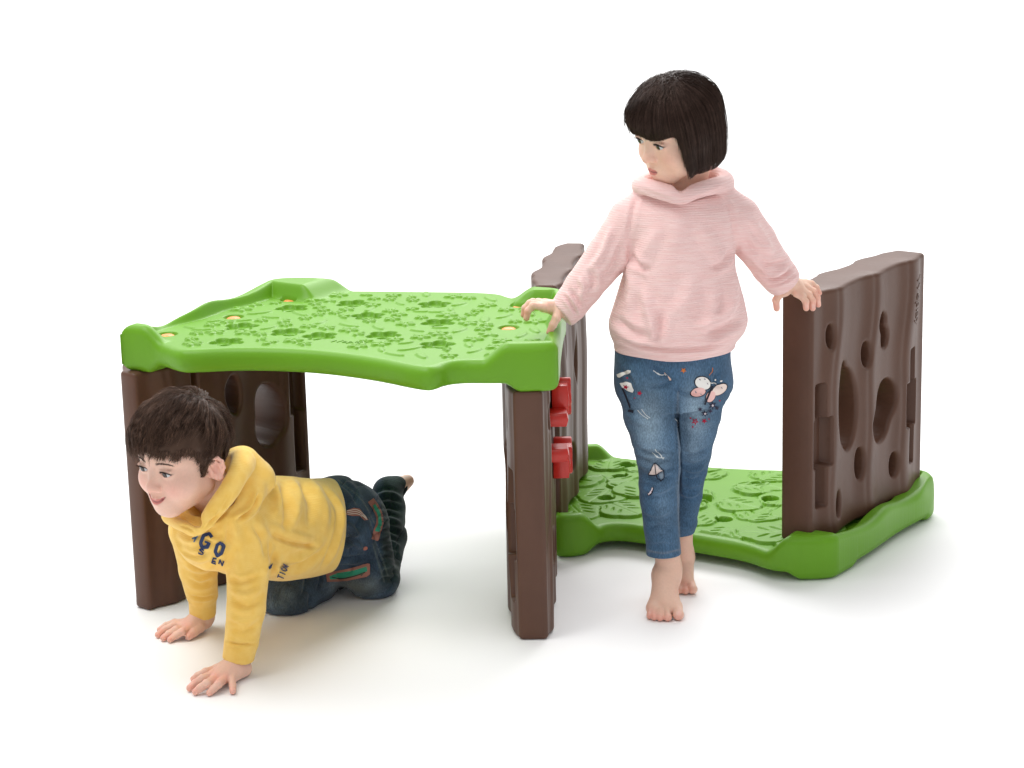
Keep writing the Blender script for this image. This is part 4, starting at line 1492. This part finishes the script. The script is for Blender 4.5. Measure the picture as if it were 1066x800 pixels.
# ---------------- bob haircut ----------------
def bob(phi, t, off=0.0, wob=0.0):
    """phi around the head (0 = face), t 0..1 from the crown to the tip, in the head frame"""
    sg = np.mod(phi + np.pi, 2 * np.pi) - np.pi
    a = np.abs(sg)
    a = np.where(sg > 0, a * (.62 + .38 * smooth01(a, 1.7, 2.7)), a)
    fringe = 1 - smooth01(a, .93, 1.06)
    side = smooth01(a, .95, 1.3) * (1 - smooth01(a, 1.3, 2.2))
    zend = -.073 + .010 * np.cos(a * 2) + .090 * fringe + .012 * smooth01(a, 2.2, 3.1)
    zend = zend + fringe * (.004 - .010 * np.exp(-((sg + .25) / .45) ** 2) + .006 * np.sin(np.floor(phi * 9) * 5.3) * .4)
    top = np.minimum(t / .56, 1) * (np.pi / 2)
    dn = np.clip((t - .56) / .44, 0, 1)
    rx, ry, rz, cy, cz = .0905, .0965, .072, .001, .031
    z = cz + rz * np.cos(top)
    z = np.where(t > .56, cz + (zend - cz) * dn, z)
    depth = np.clip((cz - z) / .13, 0, 1)
    s = np.sin(top) * (1 + .035 * np.sin(np.clip(depth * 1.3, 0, 1) * np.pi) - .20 * smooth01(depth, .72, 1.02) - side * .20 * smooth01(depth, .1, .8) - .02 * fringe * dn)
    r1, r2 = (rx + off) * s, (ry + off) * s
    # below the brim the hair hangs towards the ground rather than along the head
    ph = phi + wob
    x, y = r1 * np.sin(ph), cy + r2 * np.cos(ph)
    hang = np.maximum(cz - z, 0) * (1 - fringe)
    gw = .12 + .36 * smooth01(a, 1.2, 2.4)
    x, y = x + hang * GRAV[0] * gw, y + hang * GRAV[1] * gw
    return np.stack([x, y, z + off * np.cos(top)], -1)
GRAV = GH.R.T @ np.array((0, 0, -1.0))
GRAV = GRAV / -GRAV[2]
def hair_shell(fn, nphi, nt, th, H):
    ph = np.linspace(-np.pi, np.pi, nphi, endpoint=False)
    t = np.linspace(.02, .955, nt)
    PH, T = np.meshgrid(ph, t, indexing='ij')
    a = fn(PH, T, -.001)
    b = fn(PH, np.minimum(T, .985), -.001 - th)
    n = nphi * nt
    idx = np.arange(n).reshape(nphi, nt)
    j = np.roll(idx, -1, 0)
    q1 = np.stack([idx[:, :-1], j[:, :-1], j[:, 1:], idx[:, 1:]], -1).reshape(-1, 4)
    q2 = (q1 + n)[:, ::-1]
    rim = np.stack([idx[:, -1], j[:, -1], j[:, -1] + n, idx[:, -1] + n], -1)
    V = np.concatenate([a.reshape(-1, 3), b.reshape(-1, 3), [fn(np.array(0.), np.array(.0), -.001), fn(np.array(0.), np.array(.0), -.001 - th)]])
    cap = np.stack([idx[:, 0], np.full(nphi, 2 * n), j[:, 0], j[:, 0]], -1)
    V = V @ H.R.T * H.S + H.o
    return V, np.concatenate([q1, q2, rim])
r9 = np.random.default_rng(3)
n = 10000
ph = r9.uniform(-np.pi, np.pi, n)
t0 = r9.uniform(.02, .55, n) ** 1.0
t1 = np.clip(r9.normal(.99, .035, n) + .018 * np.sin(np.floor(ph * 17) * 9.1), .8, 1.05)
tt = t0[:, None] + (t1 - t0)[:, None] * np.linspace(0, 1, 16)[None]
clump = .035 * np.sin(np.floor(ph * 14) * 12.9) 
off = (r9.uniform(-.0012, .0016, n) + np.where(r9.random(n) < .03, r9.uniform(.001, .006, n), 0))[:, None] + .0012 * np.sin(np.floor(ph * 11) * 7.7)[:, None] * tt
wob = (clump[:, None] * .6 * tt ** 2 + r9.normal(0, .02, n)[:, None] * tt)
L_ = bob(ph[:, None] + 0 * tt, tt, off, wob)
L_[..., :2] += r9.normal(0, .011, (n, 1, 2)) * (np.clip(1 - tt / .35, 0, 1) ** 2)[..., None]
L_ = L_ @ GH.R.T * GH.S + GH.o
V1, F1 = hair_shell(bob, 220, 60, .008, GH)
V2, F2 = tubes(L_, r9.uniform(.00030, .00055, n), np.full(n, .00014))
hair = new_mesh('hair', np.concatenate([V1, V2]), np.concatenate([F1, F2 + len(V1)]), M_hair_dark, girl,
                cols=strand_cols((.029, .0170, .0138), n, 16 * 3, len(V1), 5, .30, 1 + .28 * np.sin(np.floor(ph * 19) * 3.3) * np.sin(ph * 7 + 1)))
# ================================================================== the boy on hands and knees
BH = Head((-.6143, 4.12, .4395), 1.0, 141.0, -9.0, -2.0, 1.0, .0047, .0215, .95)
F3 = lambda u, v, z: atz(u, v, z)
def boy_body():
    v = Vol(axis_pts(-.80, -.16, .0045, ((-.75, -.50, .0014),)),
            axis_pts(3.98, 4.92, .0048, ((4.00, 4.24, .0014), (4.27, 4.42, .0016))),
            axis_pts(-.002, .58, .0045, ((-.002, .075, .0015), (.32, .50, .0013))))
    BH.build(v)
    v.cone(BH.W(0, -.026, -.050), at(238, 532, 4.21), .042, .045, .012)
    v.cone(at(250, 542, 4.24), at(335, 545, 4.50), .058, .065, .02)
    v.chain([at(235, 548, 4.19), at(246, 550, 4.165), at(257, 595, 4.145), at(254, 640, 4.125), at(249.5, 680, 4.115), at(247, 692, 4.113)], [.036, .032, .027, .023, .021, .0195], .01)
    v.chain([at(225, 545, 4.25), at(201, 550, 4.29), at(207, 592, 4.33), at(211, 625, 4.36), at(211.5, 642, 4.366)], [.036, .030, .024, .020, .018], .01)
    # left hand (nearer the camera) flat on the floor
    w = np.array(at(247, 692, 4.113))
    k = [F3(226, 697, .018), F3(222, 703, .019), F3(226, 706.5, .018), F3(235, 706, .016)]
    for q, r in zip(k, (.0105, .0112, .0110, .0105)):
        v.cone(w, q, .0195, r, .010)
    finger(v, [F3(226, 697, .017), F3(214, 700, .0185), F3(206, 704, .012), F3(201.5, 707.0, .0075)], .0088, .0064)
    finger(v, [k[1], F3(210.5, 707, .021), F3(203.5, 711.5, .013), F3(197.5, 716.5, .0075)], .0092, .0066)
    finger(v, [k[2], F3(215, 712, .0205), F3(208.5, 716.5, .013), F3(203.5, 720.5, .0075)], .0090, .0066)
    finger(v, [k[3], F3(227.5, 712.5, .018), F3(222, 717.5, .012), F3(218, 721.5, .0072)], .0086, .0062)
    finger(v, [F3(242, 702, .015), F3(241.5, 708, .014), F3(242, 713.5, .010), F3(242.3, 719.8, .0072)], .0084, .0062)
    v.cone(F3(255, 697, .016), F3(243, 705, .014), .0130, .0095, .008)
    # right hand behind
    w = np.array(at(211.5, 642, 4.366))
    k = [F3(194, 648.5, .018), F3(191.5, 652, .019), F3(194, 654.5, .018), F3(199, 655, .017)]
    for q, r in zip(k, (.0105, .0112, .0108, .010)):
        v.cone(w, q, .0185, r, .010)
    finger(v, [k[0], F3(182, 648.5, .017), F3(173, 651.5, .012), F3(166.5, 655.8, .0072)], .0085, .0062)
    finger(v, [k[1], F3(182, 651, .021), F3(172, 655.5, .013), F3(164.5, 661, .0072)], .0090, .0064)
    finger(v, [k[2], F3(184, 655.5, .020), F3(176, 660, .013), F3(170, 664.5, .0072)], .0090, .0064)
    finger(v, [F3(199, 654.5, .017), F3(190, 658, .019), F3(183, 662, .012), F3(177, 666, .0072)], .0086, .0062)
    finger(v, [F3(214, 649, .018), F3(208, 653.5, .017), F3(202, 658.5, .013), F3(196.5, 663, .0085)], .0120, .0076)
    # legs inside the trousers, left foot
    v.cone(at(345, 545, 4.52), at(362, 555, 4.57), .07, .07, .02)
    v.chain([at(362, 560, 4.57), at(386, 600, 4.575), at(404, 558, 4.69), at(405, 525, 4.76), at(406, 511, 4.79), at(414, 507, 4.802)], [.045, .030, .024, .021, .019, .018], .004)
    v.chain([at(348, 565, 4.60), at(300, 624, 4.48), at(345, 604, 4.62), at(392, 588, 4.80)], [.045, .03, .026, .022], .006)
    v.cone(at(413, 507, 4.80), at(424, 501, 4.82), .020, .015, .008)
    for du, dv, r in ((427.5, 500.5, .0095), (426.5, 504.5, .0072), (425, 507.5, .0068), (423, 510, .0064)):
        v.cone(at(421, 504, 4.815), at(du - 1.5, dv, 4.82), r, r, .004)
    return v
v = boy_body()
V, F = v.mesh(3)
N = normals(V, F)
BSKIN = (.76, .49, .385)
col = BH.colours(V, BSKIN, (.62, .20, .18), (.07, .04, .025), (.82, .36, .30))
U_, W_ = project(V)
low = V[:, 2] < .1
for (u, w, r) in ((201, 707, 5), (197, 716, 6), (203, 720, 6), (218, 722, 6), (242, 719, 6), (222, 702, 6), (226, 706, 5), (235, 705, 5), (166, 656, 5), (164, 661, 5), (170, 664, 5), (177, 665, 5), (197, 662, 6), (194, 650, 6)):
    m = (np.exp(-((U_ - u) ** 2 + (W_ - w) ** 2) / r ** 2) * low)[:, None] * .45
    col = col * (1 - m) + np.array((.80, .34, .27)) * m
boy = new_mesh('person', V, F, M_skin, None, cols=col)
tag(boy, 'smiling child in a yellow hooded sweatshirt crawling on hands and knees under the green table', 'person')
for s in (-1, 1):
    BH.eye(s, boy, (.16, 1, -.10), (.028, .016, .011))
lash_and_brow(BH, boy, 1.0, 3)
brow_hairs(BH, boy, bvh_of(V, F), 70, 4)

# ---------------- yellow sweatshirt ----------------
def boy_sweater():
    ax = (axis_pts(-.78, -.22, .0028), axis_pts(3.98, 4.70, .0028), axis_pts(.03, .44, .0026))
    v = Vol(*ax)
    A, B = at(226, 548, 4.19), at(352, 546, 4.545)
    w = B - A
    Ln = np.linalg.norm(w)
    w = w / Ln
    up = np.array((0, 0, 1.)) - w * w[2]
    up /= np.linalg.norm(up)
    sd = np.cross(up, w)
    M = np.stack([sd, up, w], 1)
    v.loft([(-.07, 0, -.002, .050, .055), (-.03, 0, -.003, .082, .080), (.03, 0, .0, .095, .088), (.10, 0, -.004, .106, .100), (.20, 0, -.006, .108, .104), (.30, 0, -.004, .106, .100), (Ln - .02, 0, .0, .099, .094), (Ln + .05, 0, .0, .0985, .0925)], 0, M, A, ex=2.2)
    hn, hc = np.array((.93, .27, -.16)), at(345, 548, 4.50)
    hn /= np.linalg.norm(hn)
    v.clip(lambda X, Y, Z: (X - hc[0]) * hn[0] + (Y - hc[1]) * hn[1] + (Z - hc[2]) * hn[2], hc - .2, hc + .25, .006)
    v.ell(at(222, 552, 4.145), (.060, .055, .062), None, .03)
    # near sleeve
    v.chain([at(238, 542, 4.19), at(249, 552, 4.165), at(258.5, 592, 4.145), at(256.5, 635, 4.125), at(251.5, 668, 4.118)], [.052, .050, .0415, .0365, .0330], .018)
    c = at(247.5, 688, 4.113)
    q = at(251.0, 669, 4.117)
    d_ = (c - q) / np.linalg.norm(c - q)
    v.cone(q + d_ * .004, c + d_ * .02, .0320, .0285, .002)
    v.clip(lambda X, Y, Z: (X - c[0]) * d_[0] + (Y - c[1]) * d_[1] + (Z - c[2]) * d_[2], c - .06, c + .06)
    v.cone(c - d_ * .008, c + d_ * .02, .0245, .0245, .002, 'sub')
    # far sleeve
    u = Vol(*ax)
    u.chain([at(222, 545, 4.25), at(201, 552, 4.29), at(206.5, 592, 4.33), at(210.5, 618, 4.355)], [.05, .0455, .0385, .0320], .012)
    c2 = at(211, 640, 4.366)
    q2 = at(210.7, 621, 4.358)
    d2 = (c2 - q2) / np.linalg.norm(c2 - q2)
    u.cone(q2, c2 + d2 * .02, .0285, .0255, .002)
    u.clip(lambda X, Y, Z: (X - c2[0]) * d2[0] + (Y - c2[1]) * d2[1] + (Z - c2[2]) * d2[2], c2 - .06, c2 + .06)
    u.cone(c2 - d2 * .008, c2 + d2 * .02, .0215, .0215, .002, 'sub')
    k = .015
    h = np.clip(.5 + .5 * (v.D - u.D) / k, 0, 1)
    v.D = v.D + (u.D - v.D) * h - k * h * (1 - h)
    # hood: a thick collar round the neck and the sack of the hood on the back
    ring = [at(252, 482, 4.16), at(247, 492, 4.115), at(238, 510, 4.085), at(224, 530, 4.068), at(206, 551, 4.062), at(192, 548, 4.085), at(182, 543, 4.12), at(178, 533, 4.18), at(200, 510, 4.24), at(232, 490, 4.23)]
    rr_ = [.022, .020, .0185, .0150, .0100, .0095, .0115, .016, .022, .024]
    P = spline(ring + [ring[0]], 60)
    rr = np.interp(np.linspace(0, len(ring), 60), range(len(ring) + 1), rr_ + [rr_[0]])
    for i in range(59):
        v.cone(P[i], P[i + 1], rr[i], rr[i + 1], .007)
    v.cone(at(252, 484, 4.20), at(270, 500, 4.20), .034, .030, .012)
    v.cone(at(262, 510, 4.17), at(244, 535, 4.13), .027, .024, .014)
    v.cone(at(254, 514, 4.16), at(234, 543, 4.12), .030, .028, .02)
    v.ell(at(250, 496, 4.23), (.065, .06, .040), None, .02)
    v.cone(BH.W(0, -.01, -.06), at(230, 524, 4.15), .050, .046, .004, 'sub')
    v.ell(BH.W(0, .0, -.02), (.086, .092, .095), BH.R, .004, 'sub')
    v.cone(at(206, 535, 4.09), at(205.5, 547, 4.045), .022, .006, .003, 'sub')
    return v.mesh(2)
V, F = boy_sweater()
N = normals(V, F)
V = V + N * (.0022 * noise3(V, 30, 31) * smooth01(V[:, 2], .06, .1))[:, None]
lines = [([(268, 508), (258, 528), (240, 541)], 2.2, .0035), ([(271, 512), (262, 531), (246, 543)], 1.8, -.0050), ([(285, 497), (290, 520), (284, 545)], 4, .004), ([(300, 493), (310, 520), (306, 550)], 4.5, .005), ([(310, 495), (324, 522), (322, 552)], 3.6, -.005),
         ([(322, 497), (338, 525), (338, 555)], 4, .0045), ([(290, 502), (300, 530), (296, 556)], 3.0, -.0045), ([(278, 545), (300, 555), (330, 562)], 3, .003), ([(280, 556), (305, 566), (336, 570)], 2.0, -.0045),
         ([(300, 585), (320, 578), (340, 560)], 3.0, .004), ([(284, 590), (310, 590), (334, 572)], 3.2, -.004), ([(330, 500), (352, 530), (347, 565), (331, 598)], 2.0, -.004), ([(336, 502), (357, 535), (350, 570), (338, 592)], 2.6, .002),
         ([(238, 540), (238, 560), (232, 580)], 3.0, -.004), ([(262, 545), (274, 562), (278, 585)], 3.0, -.0045), ([(246, 548), (250, 575), (246, 600)], 5, .003),
         ([(238, 600), (252, 606), (274, 598)], 2.6, -.004), ([(238, 612), (256, 620), (276, 610)], 3.0, .004), ([(240, 624), (258, 632), (274, 622)], 2.6, -.004), ([(236, 640), (254, 648), (271, 640)], 2.6, .003), ([(236, 652), (252, 658), (270, 650)], 2.2, -.0030),
         ([(234, 668.5), (250, 671), (268, 671)], 1.3, -.004), ([(198, 621), (211, 623), (224, 620)], 1.3, -.004),
         ([(186, 572), (202, 580), (222, 574)], 2.6, -.004), ([(190, 586), (206, 594), (224, 590)], 2.6, .0035), ([(194, 602), (208, 609), (223, 604)], 2.2, -.0035), ([(184, 556), (198, 564), (214, 560)], 3, .003),
         ([(214, 545), (226, 540), (238, 530)], 2.0, -.003), ([(210, 556), (224, 562), (236, 560)], 2.4, .003), ([(285, 570), (284, 590), (281, 604)], 3, -.004),
         ([(204, 556), (196, 550), (186, 547)], 1.2, -.002), ([(210, 553), (226, 537), (243, 512)], 1.5, -.0028)]
lines = [(p_, w_, a_ * 1.35) for p_, w_, a_ in lines]
V = folds(V, N, lines)
shirt = new_mesh('yellow_hooded_sweatshirt', V, F, M_yellow, boy)
tree = bvh_of(V, F)
NV = (.035, .055, .13)
def letter(ch, c, w, h, rot, col, th):
    """a block letter drawn with thick strokes, centred at c (as seen)"""
    G = {'G': [[(.9, .15), (.5, 0), (.1, .25), (.1, .75), (.5, 1), (.9, .8), (.9, .52), (.55, .52)]],
         'O': [[(.5, 0), (.1, .25), (.1, .75), (.5, 1), (.9, .75), (.9, .25), (.5, 0)]],
         'A': [[(.05, 1), (.5, 0), (.95, 1)], [(.25, .65), (.75, .65)]],
         'T': [[(.0, .05), (1, .05)], [(.5, .05), (.5, 1)]], 'I': [[(.5, 0), (.5, 1)]],
         'N': [[(.1, 1), (.1, 0)], [(.1, 0), (.9, 1)], [(.9, 1), (.9, 0)]], 'S': [[(.9, .1), (.3, .0), (.1, .25), (.85, .6), (.8, .95), (.1, .92)]],
         'E': [[(.9, 0), (.1, 0), (.1, 1), (.9, 1)], [(.1, .5), (.7, .5)]], 'C': [[(.9, .15), (.5, 0), (.1, .25), (.1, .75), (.5, 1), (.9, .85)]]}
    out = []
    cr, sr = math.cos(rot), math.sin(rot)
    for s in G[ch]:
        P = [((x - .5) * w, (y - .5) * h) for x, y in s]
        P = [(c[0] + x * cr - y * sr, c[1] + x * sr + y * cr) for x, y in P]
        for a, b in zip(P[:-1], P[1:]):
            out.append((line_poly(np.linspace(a, b, 4), th), col))
            out.append((oval(b, th / 2, th / 2, 0, 10), col))
    return out
for nm, q in (('chest_letter', letter('G', (214.5, 563), 10.5, 16, .45, NV, 3.6)), ('chest_letter', letter('O', (228, 571.5), 7.5, 14, .30, NV, 3.4)),
              ('chest_letter', letter('A', (203.5, 560.5), 4, 6, .8, (.12, .2, .32), 1.4)),
              ('small_lettering', letter('S', (210, 574), 5, 4, .3, NV, 1.5)), ('small_lettering', letter('E', (223, 583.5), 4.5, 4.5, .3, NV, 1.5)), ('small_lettering', letter('N', (230, 585.5), 4.5, 4.5, .3, NV, 1.5)),
              ('small_lettering', [(np.array([(279, 590.5), (284, 586), (282.5, 591.5), (280, 593)]), NV)])):
    decal(nm, tree, q, shirt, .0008)
wd = []
for i, ch in enumerate('TION'):
    wd += letter(ch, (292.0 + 1.5 * i, 600.5 - 4.0 * i), 3.4, 6.2, -1.21, (.07, .08, .15), 1.15)
decal('word_print', tree, wd, shirt, .0008)

# ---------------- dark jeans ----------------
def boy_jeans():
    ax = (axis_pts(-.62, -.14, .0028), axis_pts(4.36, 4.92, .003), axis_pts(-.002, .36, .0026))
    v = Vol(*ax)
    A, B = at(340, 547, 4.51), at(366, 556, 4.60)
    v.cone(A, at(352, 544, 4.56), .090, .098, .01)
    v.ell(at(360, 552, 4.60), (.085, .095, .098), None, .03)
    v.chain([at(366, 562, 4.55), at(378, 585, 4.545), at(387, 602, 4.56)], [.082, .066, .053], .02)
    v.ell(at(388, 601, 4.565), (.052, .052, .048), None, .01)
    v.chain([at(392, 598, 4.585), at(404, 560, 4.68), at(404.5, 530, 4.745), at(404, 512, 4.785)], [.047, .0395, .0365, .0320], .012)
    v.cone(at(404, 512, 4.785), at(413, 507.5, 4.80), .030, .0235, .01)
    v.chain([at(345, 566, 4.60), at(322, 600, 4.54), at(302, 622, 4.485)], [.080, .064, .052], .02)
    v.ell(at(296, 620, 4.475), (.055, .050, .046), None, .012)
    v.chain([at(300, 622, 4.49), at(345, 604, 4.63), at(392, 588, 4.80)], [.046, .042, .035], .012)
    v.clip(lambda X, Y, Z: .002 - Z, (-1, 4, -.01), (0, 5, .05), .004)
    return v.mesh(2)
V, F = boy_jeans()
N = normals(V, F)
V = V + N * (.0020 * noise3(V, 48, 41) - .0042 * (1 - np.clip(np.abs(noise3(V * (1, .6, 1.1), 58, 43)) * 3.2, 0, 1)) ** 2)[:, None]
lines = []
for i in range(8):
    y = 516 + i * 12.5
    lines.append(([(389 + i * .6, y + 3), (404, y - 2 + (i % 3)), (420 - i * .7, y + 4)], 2.3, .0040 * (-1) ** i))
lines += [([(350, 500), (366, 512), (374, 528)], 2.2, -.004), ([(342, 505), (356, 520), (360, 534)], 2.2, -.003), ([(352, 545), (364, 548), (372, 558)], 2.6, .005), ([(350, 556), (362, 562), (378, 560)], 2.2, -.005), ([(356, 570), (368, 566), (380, 572)], 2.4, .0045), ([(348, 580), (362, 582), (380, 578)], 2.0, -.0045), ([(362, 552), (368, 566), (364, 580)], 2.2, -.004),
          ([(384, 540), (390, 560), (396, 580), (402, 598)], 1.6, -.0030), ([(352, 588), (370, 590), (392, 584)], 1.8, -.002),
          ([(318, 596), (318, 612), (308, 632)], 2.0, -.004), ([(300, 606), (296, 620), (300, 634)], 2.4, .0035), ([(286, 612), (284, 624), (288, 636)], 2.4, .003), ([(330, 592), (334, 604), (330, 616)], 2.0, -.004),
          ([(344, 506), (350, 520), (356, 545)], 1.2, -.0025)]
lines = [(p_, w_, a_ * 1.4) for p_, w_, a_ in lines]
V = folds(V, N, lines)
N = normals(V, F)
U_, W_ = project(V)
col = np.tile(np.array((.036, .060, .094)), (len(V), 1))
for a in ((368, 612, 24, 10, .70, (.20, .22, .20)), (292, 622, 20, 16, .60, (.15, .19, .20)), (384, 608, 10, 12, .3, (.14, .17, .19)), (366, 560, 8, 10, .30, (.14, .18, .24)), (357, 552, 5, 6, .3, (.16, .2, .26)), (352, 520, 8, 12, .25, (.05, .10, .16)), (375, 545, 7, 18, .3, (.05, .10, .14))):
    col = fade_patch(col, *a)
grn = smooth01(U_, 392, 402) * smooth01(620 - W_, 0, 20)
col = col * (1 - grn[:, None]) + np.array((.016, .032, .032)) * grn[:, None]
col = col * (1 + .42 * noise3(V, 70, 51, 3))[:, None]
for pts in ([(384, 538), (391, 565), (399, 585), (404, 600)], [(388, 566), (400, 606)], [(318, 596), (314, 616)], [(352, 500), (376, 520), (390, 545)]):
    d, t = seg_px(U_, W_, spline(pts, 24) if len(pts) > 2 else np.array(pts))
    m = (np.exp(-(d / .8) ** 2) * facing(V, N) * .45)[:, None]
    col = col * (1 - m) + np.array((.16, .18, .16)) * m
bj = new_mesh('dark_jeans', V, F, M_denim, boy, cols=np.clip(col, .004, 1))
tree = bvh_of(V, F)
ROSE, TEAL, CRM = (.30, .13, .10), (.035, .26, .16), (.62, .50, .44)
z_ = [(np.array([(339.0, 598), (347, 594.5), (366, 591.5), (382.5, 586.5), (385, 587.5), (385, 598), (381.5, 600.5), (362, 604.5), (340, 606)]), ROSE),
      (np.array([(342.5, 600), (352, 596), (370, 593.5), (382, 590), (382.3, 594.8), (371, 598.5), (356, 602.3), (343.3, 603.3)]), TEAL)]
z_ += stroke([(345, 600.8), (358, 602), (372, 598.6), (380, 595.4)], 1.1, (.03, .05, .04))
z_ += stroke([(376, 599), (378, 596.5)], 1.5, (.10, .09, .07))
decal('zip_pocket', tree, z_, bj)
z_ = [(np.array([(361, 531.5), (368, 529), (374, 530), (381, 538.5), (383, 541.5), (379, 542), (374, 537.5), (366, 537.5), (360, 536)]), ROSE)]
for o_ in (0, 2.0, 4.0):
    z_ += stroke([(361, 532.3 + o_ * .9), (370, 531 + o_ * 1.1), (376, 534 + o_), (380.5, 539.5 + o_ * .5)], .7, CRM)
decal('striped_loop', tree, z_, bj)
z_ = stroke([(385.5, 521), (391.5, 530), (395, 541), (392.5, 552), (389.5, 562)], 7.5, ROSE, 14)
z_ += stroke([(388.5, 526), (393.5, 536), (394.3, 545), (391.5, 553)], 3.6, TEAL, 12)
decal('back_pocket_trim', tree, z_, bj)
decal('rivet_tab', tree, [(oval((380, 571), 2.4, 1.8, -.5), (.45, .16, .12))], bj)

# ---------------- short tousled hair ----------------
def boy_cap():
    v = Vol(axis_pts(-.74, -.48, .0024), axis_pts(4.0, 4.28, .0024), axis_pts(.38, .57, .0024))
    E = lambda c, r, k, op='add': v.ell(BH.W(c), np.array(r) * BH.S, BH.R, k, op)
    E((0, -.001, .029), (.0830, .0930, .0860), 0)
    # hairline: forehead, temples, round the ears, nape
    E((0, .105, -.030), (.066, .060, .082), .006, 'sub')
    for s in (-1, 1):
        E((s * .046, .090, .002), (.026, .040, .042), .006, 'sub')
        E((s * .075, .062, -.030), (.040, .045, .070), .006, 'sub')
        E((s * .088, -.006, -.030), (.030, .026, .044), .004, 'sub')
    E((0, -.01, -.085), (.12, .11, .040), .006, 'sub')
    return v.mesh(2)
V1, F1 = boy_cap()
N1 = normals(V1, F1)
V1 = V1 + N1 * (.0028 * noise3(V1, 110, 61))[:, None]
r9 = np.random.default_rng(12)
q = ((V1 - BH.o) @ BH.R) / BH.S
okr = np.nonzero(((q - (0, -.001, .029)) ** 2 / np.array((.083, .093, .086)) ** 2).sum(1) > .88)[0]
n = 24000
lowr = okr[q[okr][:, 2] < .03]
ri = np.concatenate([r9.choice(okr, n - 8000), r9.choice(lowr, 8000)])
root = q[ri]
wh = np.array((-.012, -.052, .092))      # the whorl at the back of the crown
cen, rad = np.array((0, -.001, .029)), np.array((.0830, .0930, .0860))
Lh = [root]
cl = np.floor((root + 1) * 85)
key = np.sin(cl @ np.array((12.99, 78.2, 37.7))) * 43758.5
key = key - np.floor(key)
length = np.where(root[:, 2] > .035, .056, .022) * (.75 + .5 * r9.random(n))
length = np.where(root[:, 1] < -.05, length * .6, length)
p = root.copy()
K = 8
for s in range(1, K):
    nrm = (p - cen) / rad ** 2
    nrm /= np.linalg.norm(nrm, axis=1, keepdims=True)
    g = p - wh
    g = g + np.array((0, .035, 0)) * (p[:, 1:2] > -.05) + np.array((.010, 0, 0))
    g[:, 2] -= .045 * s / K
    ang = (key - .5) * .75
    g = g - nrm * (g * nrm).sum(1, keepdims=True)
    g /= np.linalg.norm(g, axis=1, keepdims=True) + 1e-9
    sidev = np.cross(nrm, g)
    d = g * np.cos(ang)[:, None] + sidev * np.sin(ang)[:, None]
    p = p + d * (length / K)[:, None]
    e = np.sqrt((((p - cen) / rad) ** 2).sum(1, keepdims=True))
    lift = 1.0 + np.where(r9.random((n, 1)) < .02, .05 * s / K, 0) + (.030 + .13 * key[:, None] * (root[:, 2:3] > .03)) * np.sin(np.pi * min(1, s / (K - 1) * .75)) + .03 * r9.random((n, 1)) * s / K
    p = cen + (p - cen) / e * lift
    Lh.append(p)
Lh = np.stack(Lh, 1)
zlow = .020 + .036 * smooth01(-Lh[:, :, 0], .012, .048) + .003 * np.sin(Lh[:, :, 0] * 160 + 1) + .004 * np.sin(Lh[:, :, 0] * 420) + .010 * r9.random((n, 1)) ** 2
face_ = (Lh[:, :, 1] > .022) & (Lh[:, :, 2] < zlow)
ear_ = (np.abs(Lh[:, :, 1] + .010) < .024) & (Lh[:, :, 2] < .012) & (np.abs(Lh[:, :, 0]) > .05)
side_ = (Lh[:, :, 1] <= .022) & (Lh[:, :, 2] < -.020) & (Lh[:, :, 1] > -.03)
Lh = Lh[~(face_ | ear_ | side_).any(1)]
n = len(Lh)
Lh = Lh @ BH.R.T * BH.S + BH.o
# short fuzz along the hairline
fz = []
for cc_, rr2 in (((-.046, .090, .002), (.026, .040, .042)), ((.046, .090, .002), (.026, .040, .042)), ((0, .105, -.030), (.066, .060, .082)), ((-.075, .062, -.030), (.040, .045, .070)), ((.075, .062, -.030), (.040, .045, .070)), ((-.088, -.006, -.030), (.030, .026, .044)), ((.088, -.006, -.030), (.030, .026, .044))):
    g_ = np.sqrt((((q - cc_) / rr2) ** 2).sum(1))
    fz.append(np.nonzero((g_ > 1.0) & (g_ < 1.16))[0])
fz = np.intersect1d(np.unique(np.concatenate(fz)), okr)
m_ = 5200
rt = q[r9.choice(fz, m_)]
nr = (rt - cen) / rad ** 2
nr /= np.linalg.norm(nr, axis=1, keepdims=True)
dv = np.array((.15, .35, -1.0)) + r9.normal(0, .32, (m_, 3))
dv = dv - nr * (dv * nr).sum(1, keepdims=True)
dv /= np.linalg.norm(dv, axis=1, keepdims=True)
tl = (r9.uniform(.006, .017, m_))[:, None, None] * np.linspace(0, 1, K)[None, :, None]
Lf = rt[:, None] + dv[:, None] * tl + nr[:, None] * (.0012 + .12 * tl - 6 * tl ** 2)
Lh = np.concatenate([Lh, Lf @ BH.R.T * BH.S + BH.o])
n = len(Lh)
V2, F2 = tubes(Lh, r9.uniform(.00032, .00062, n), np.full(n, .00012))
new_mesh('hair', np.concatenate([V1, V2]), np.concatenate([F1, F2 + len(V1)]), M_hair_brown, boy, cols=strand_cols((.075, .044, .031), n, K * 3, len(V1), 8, .5))
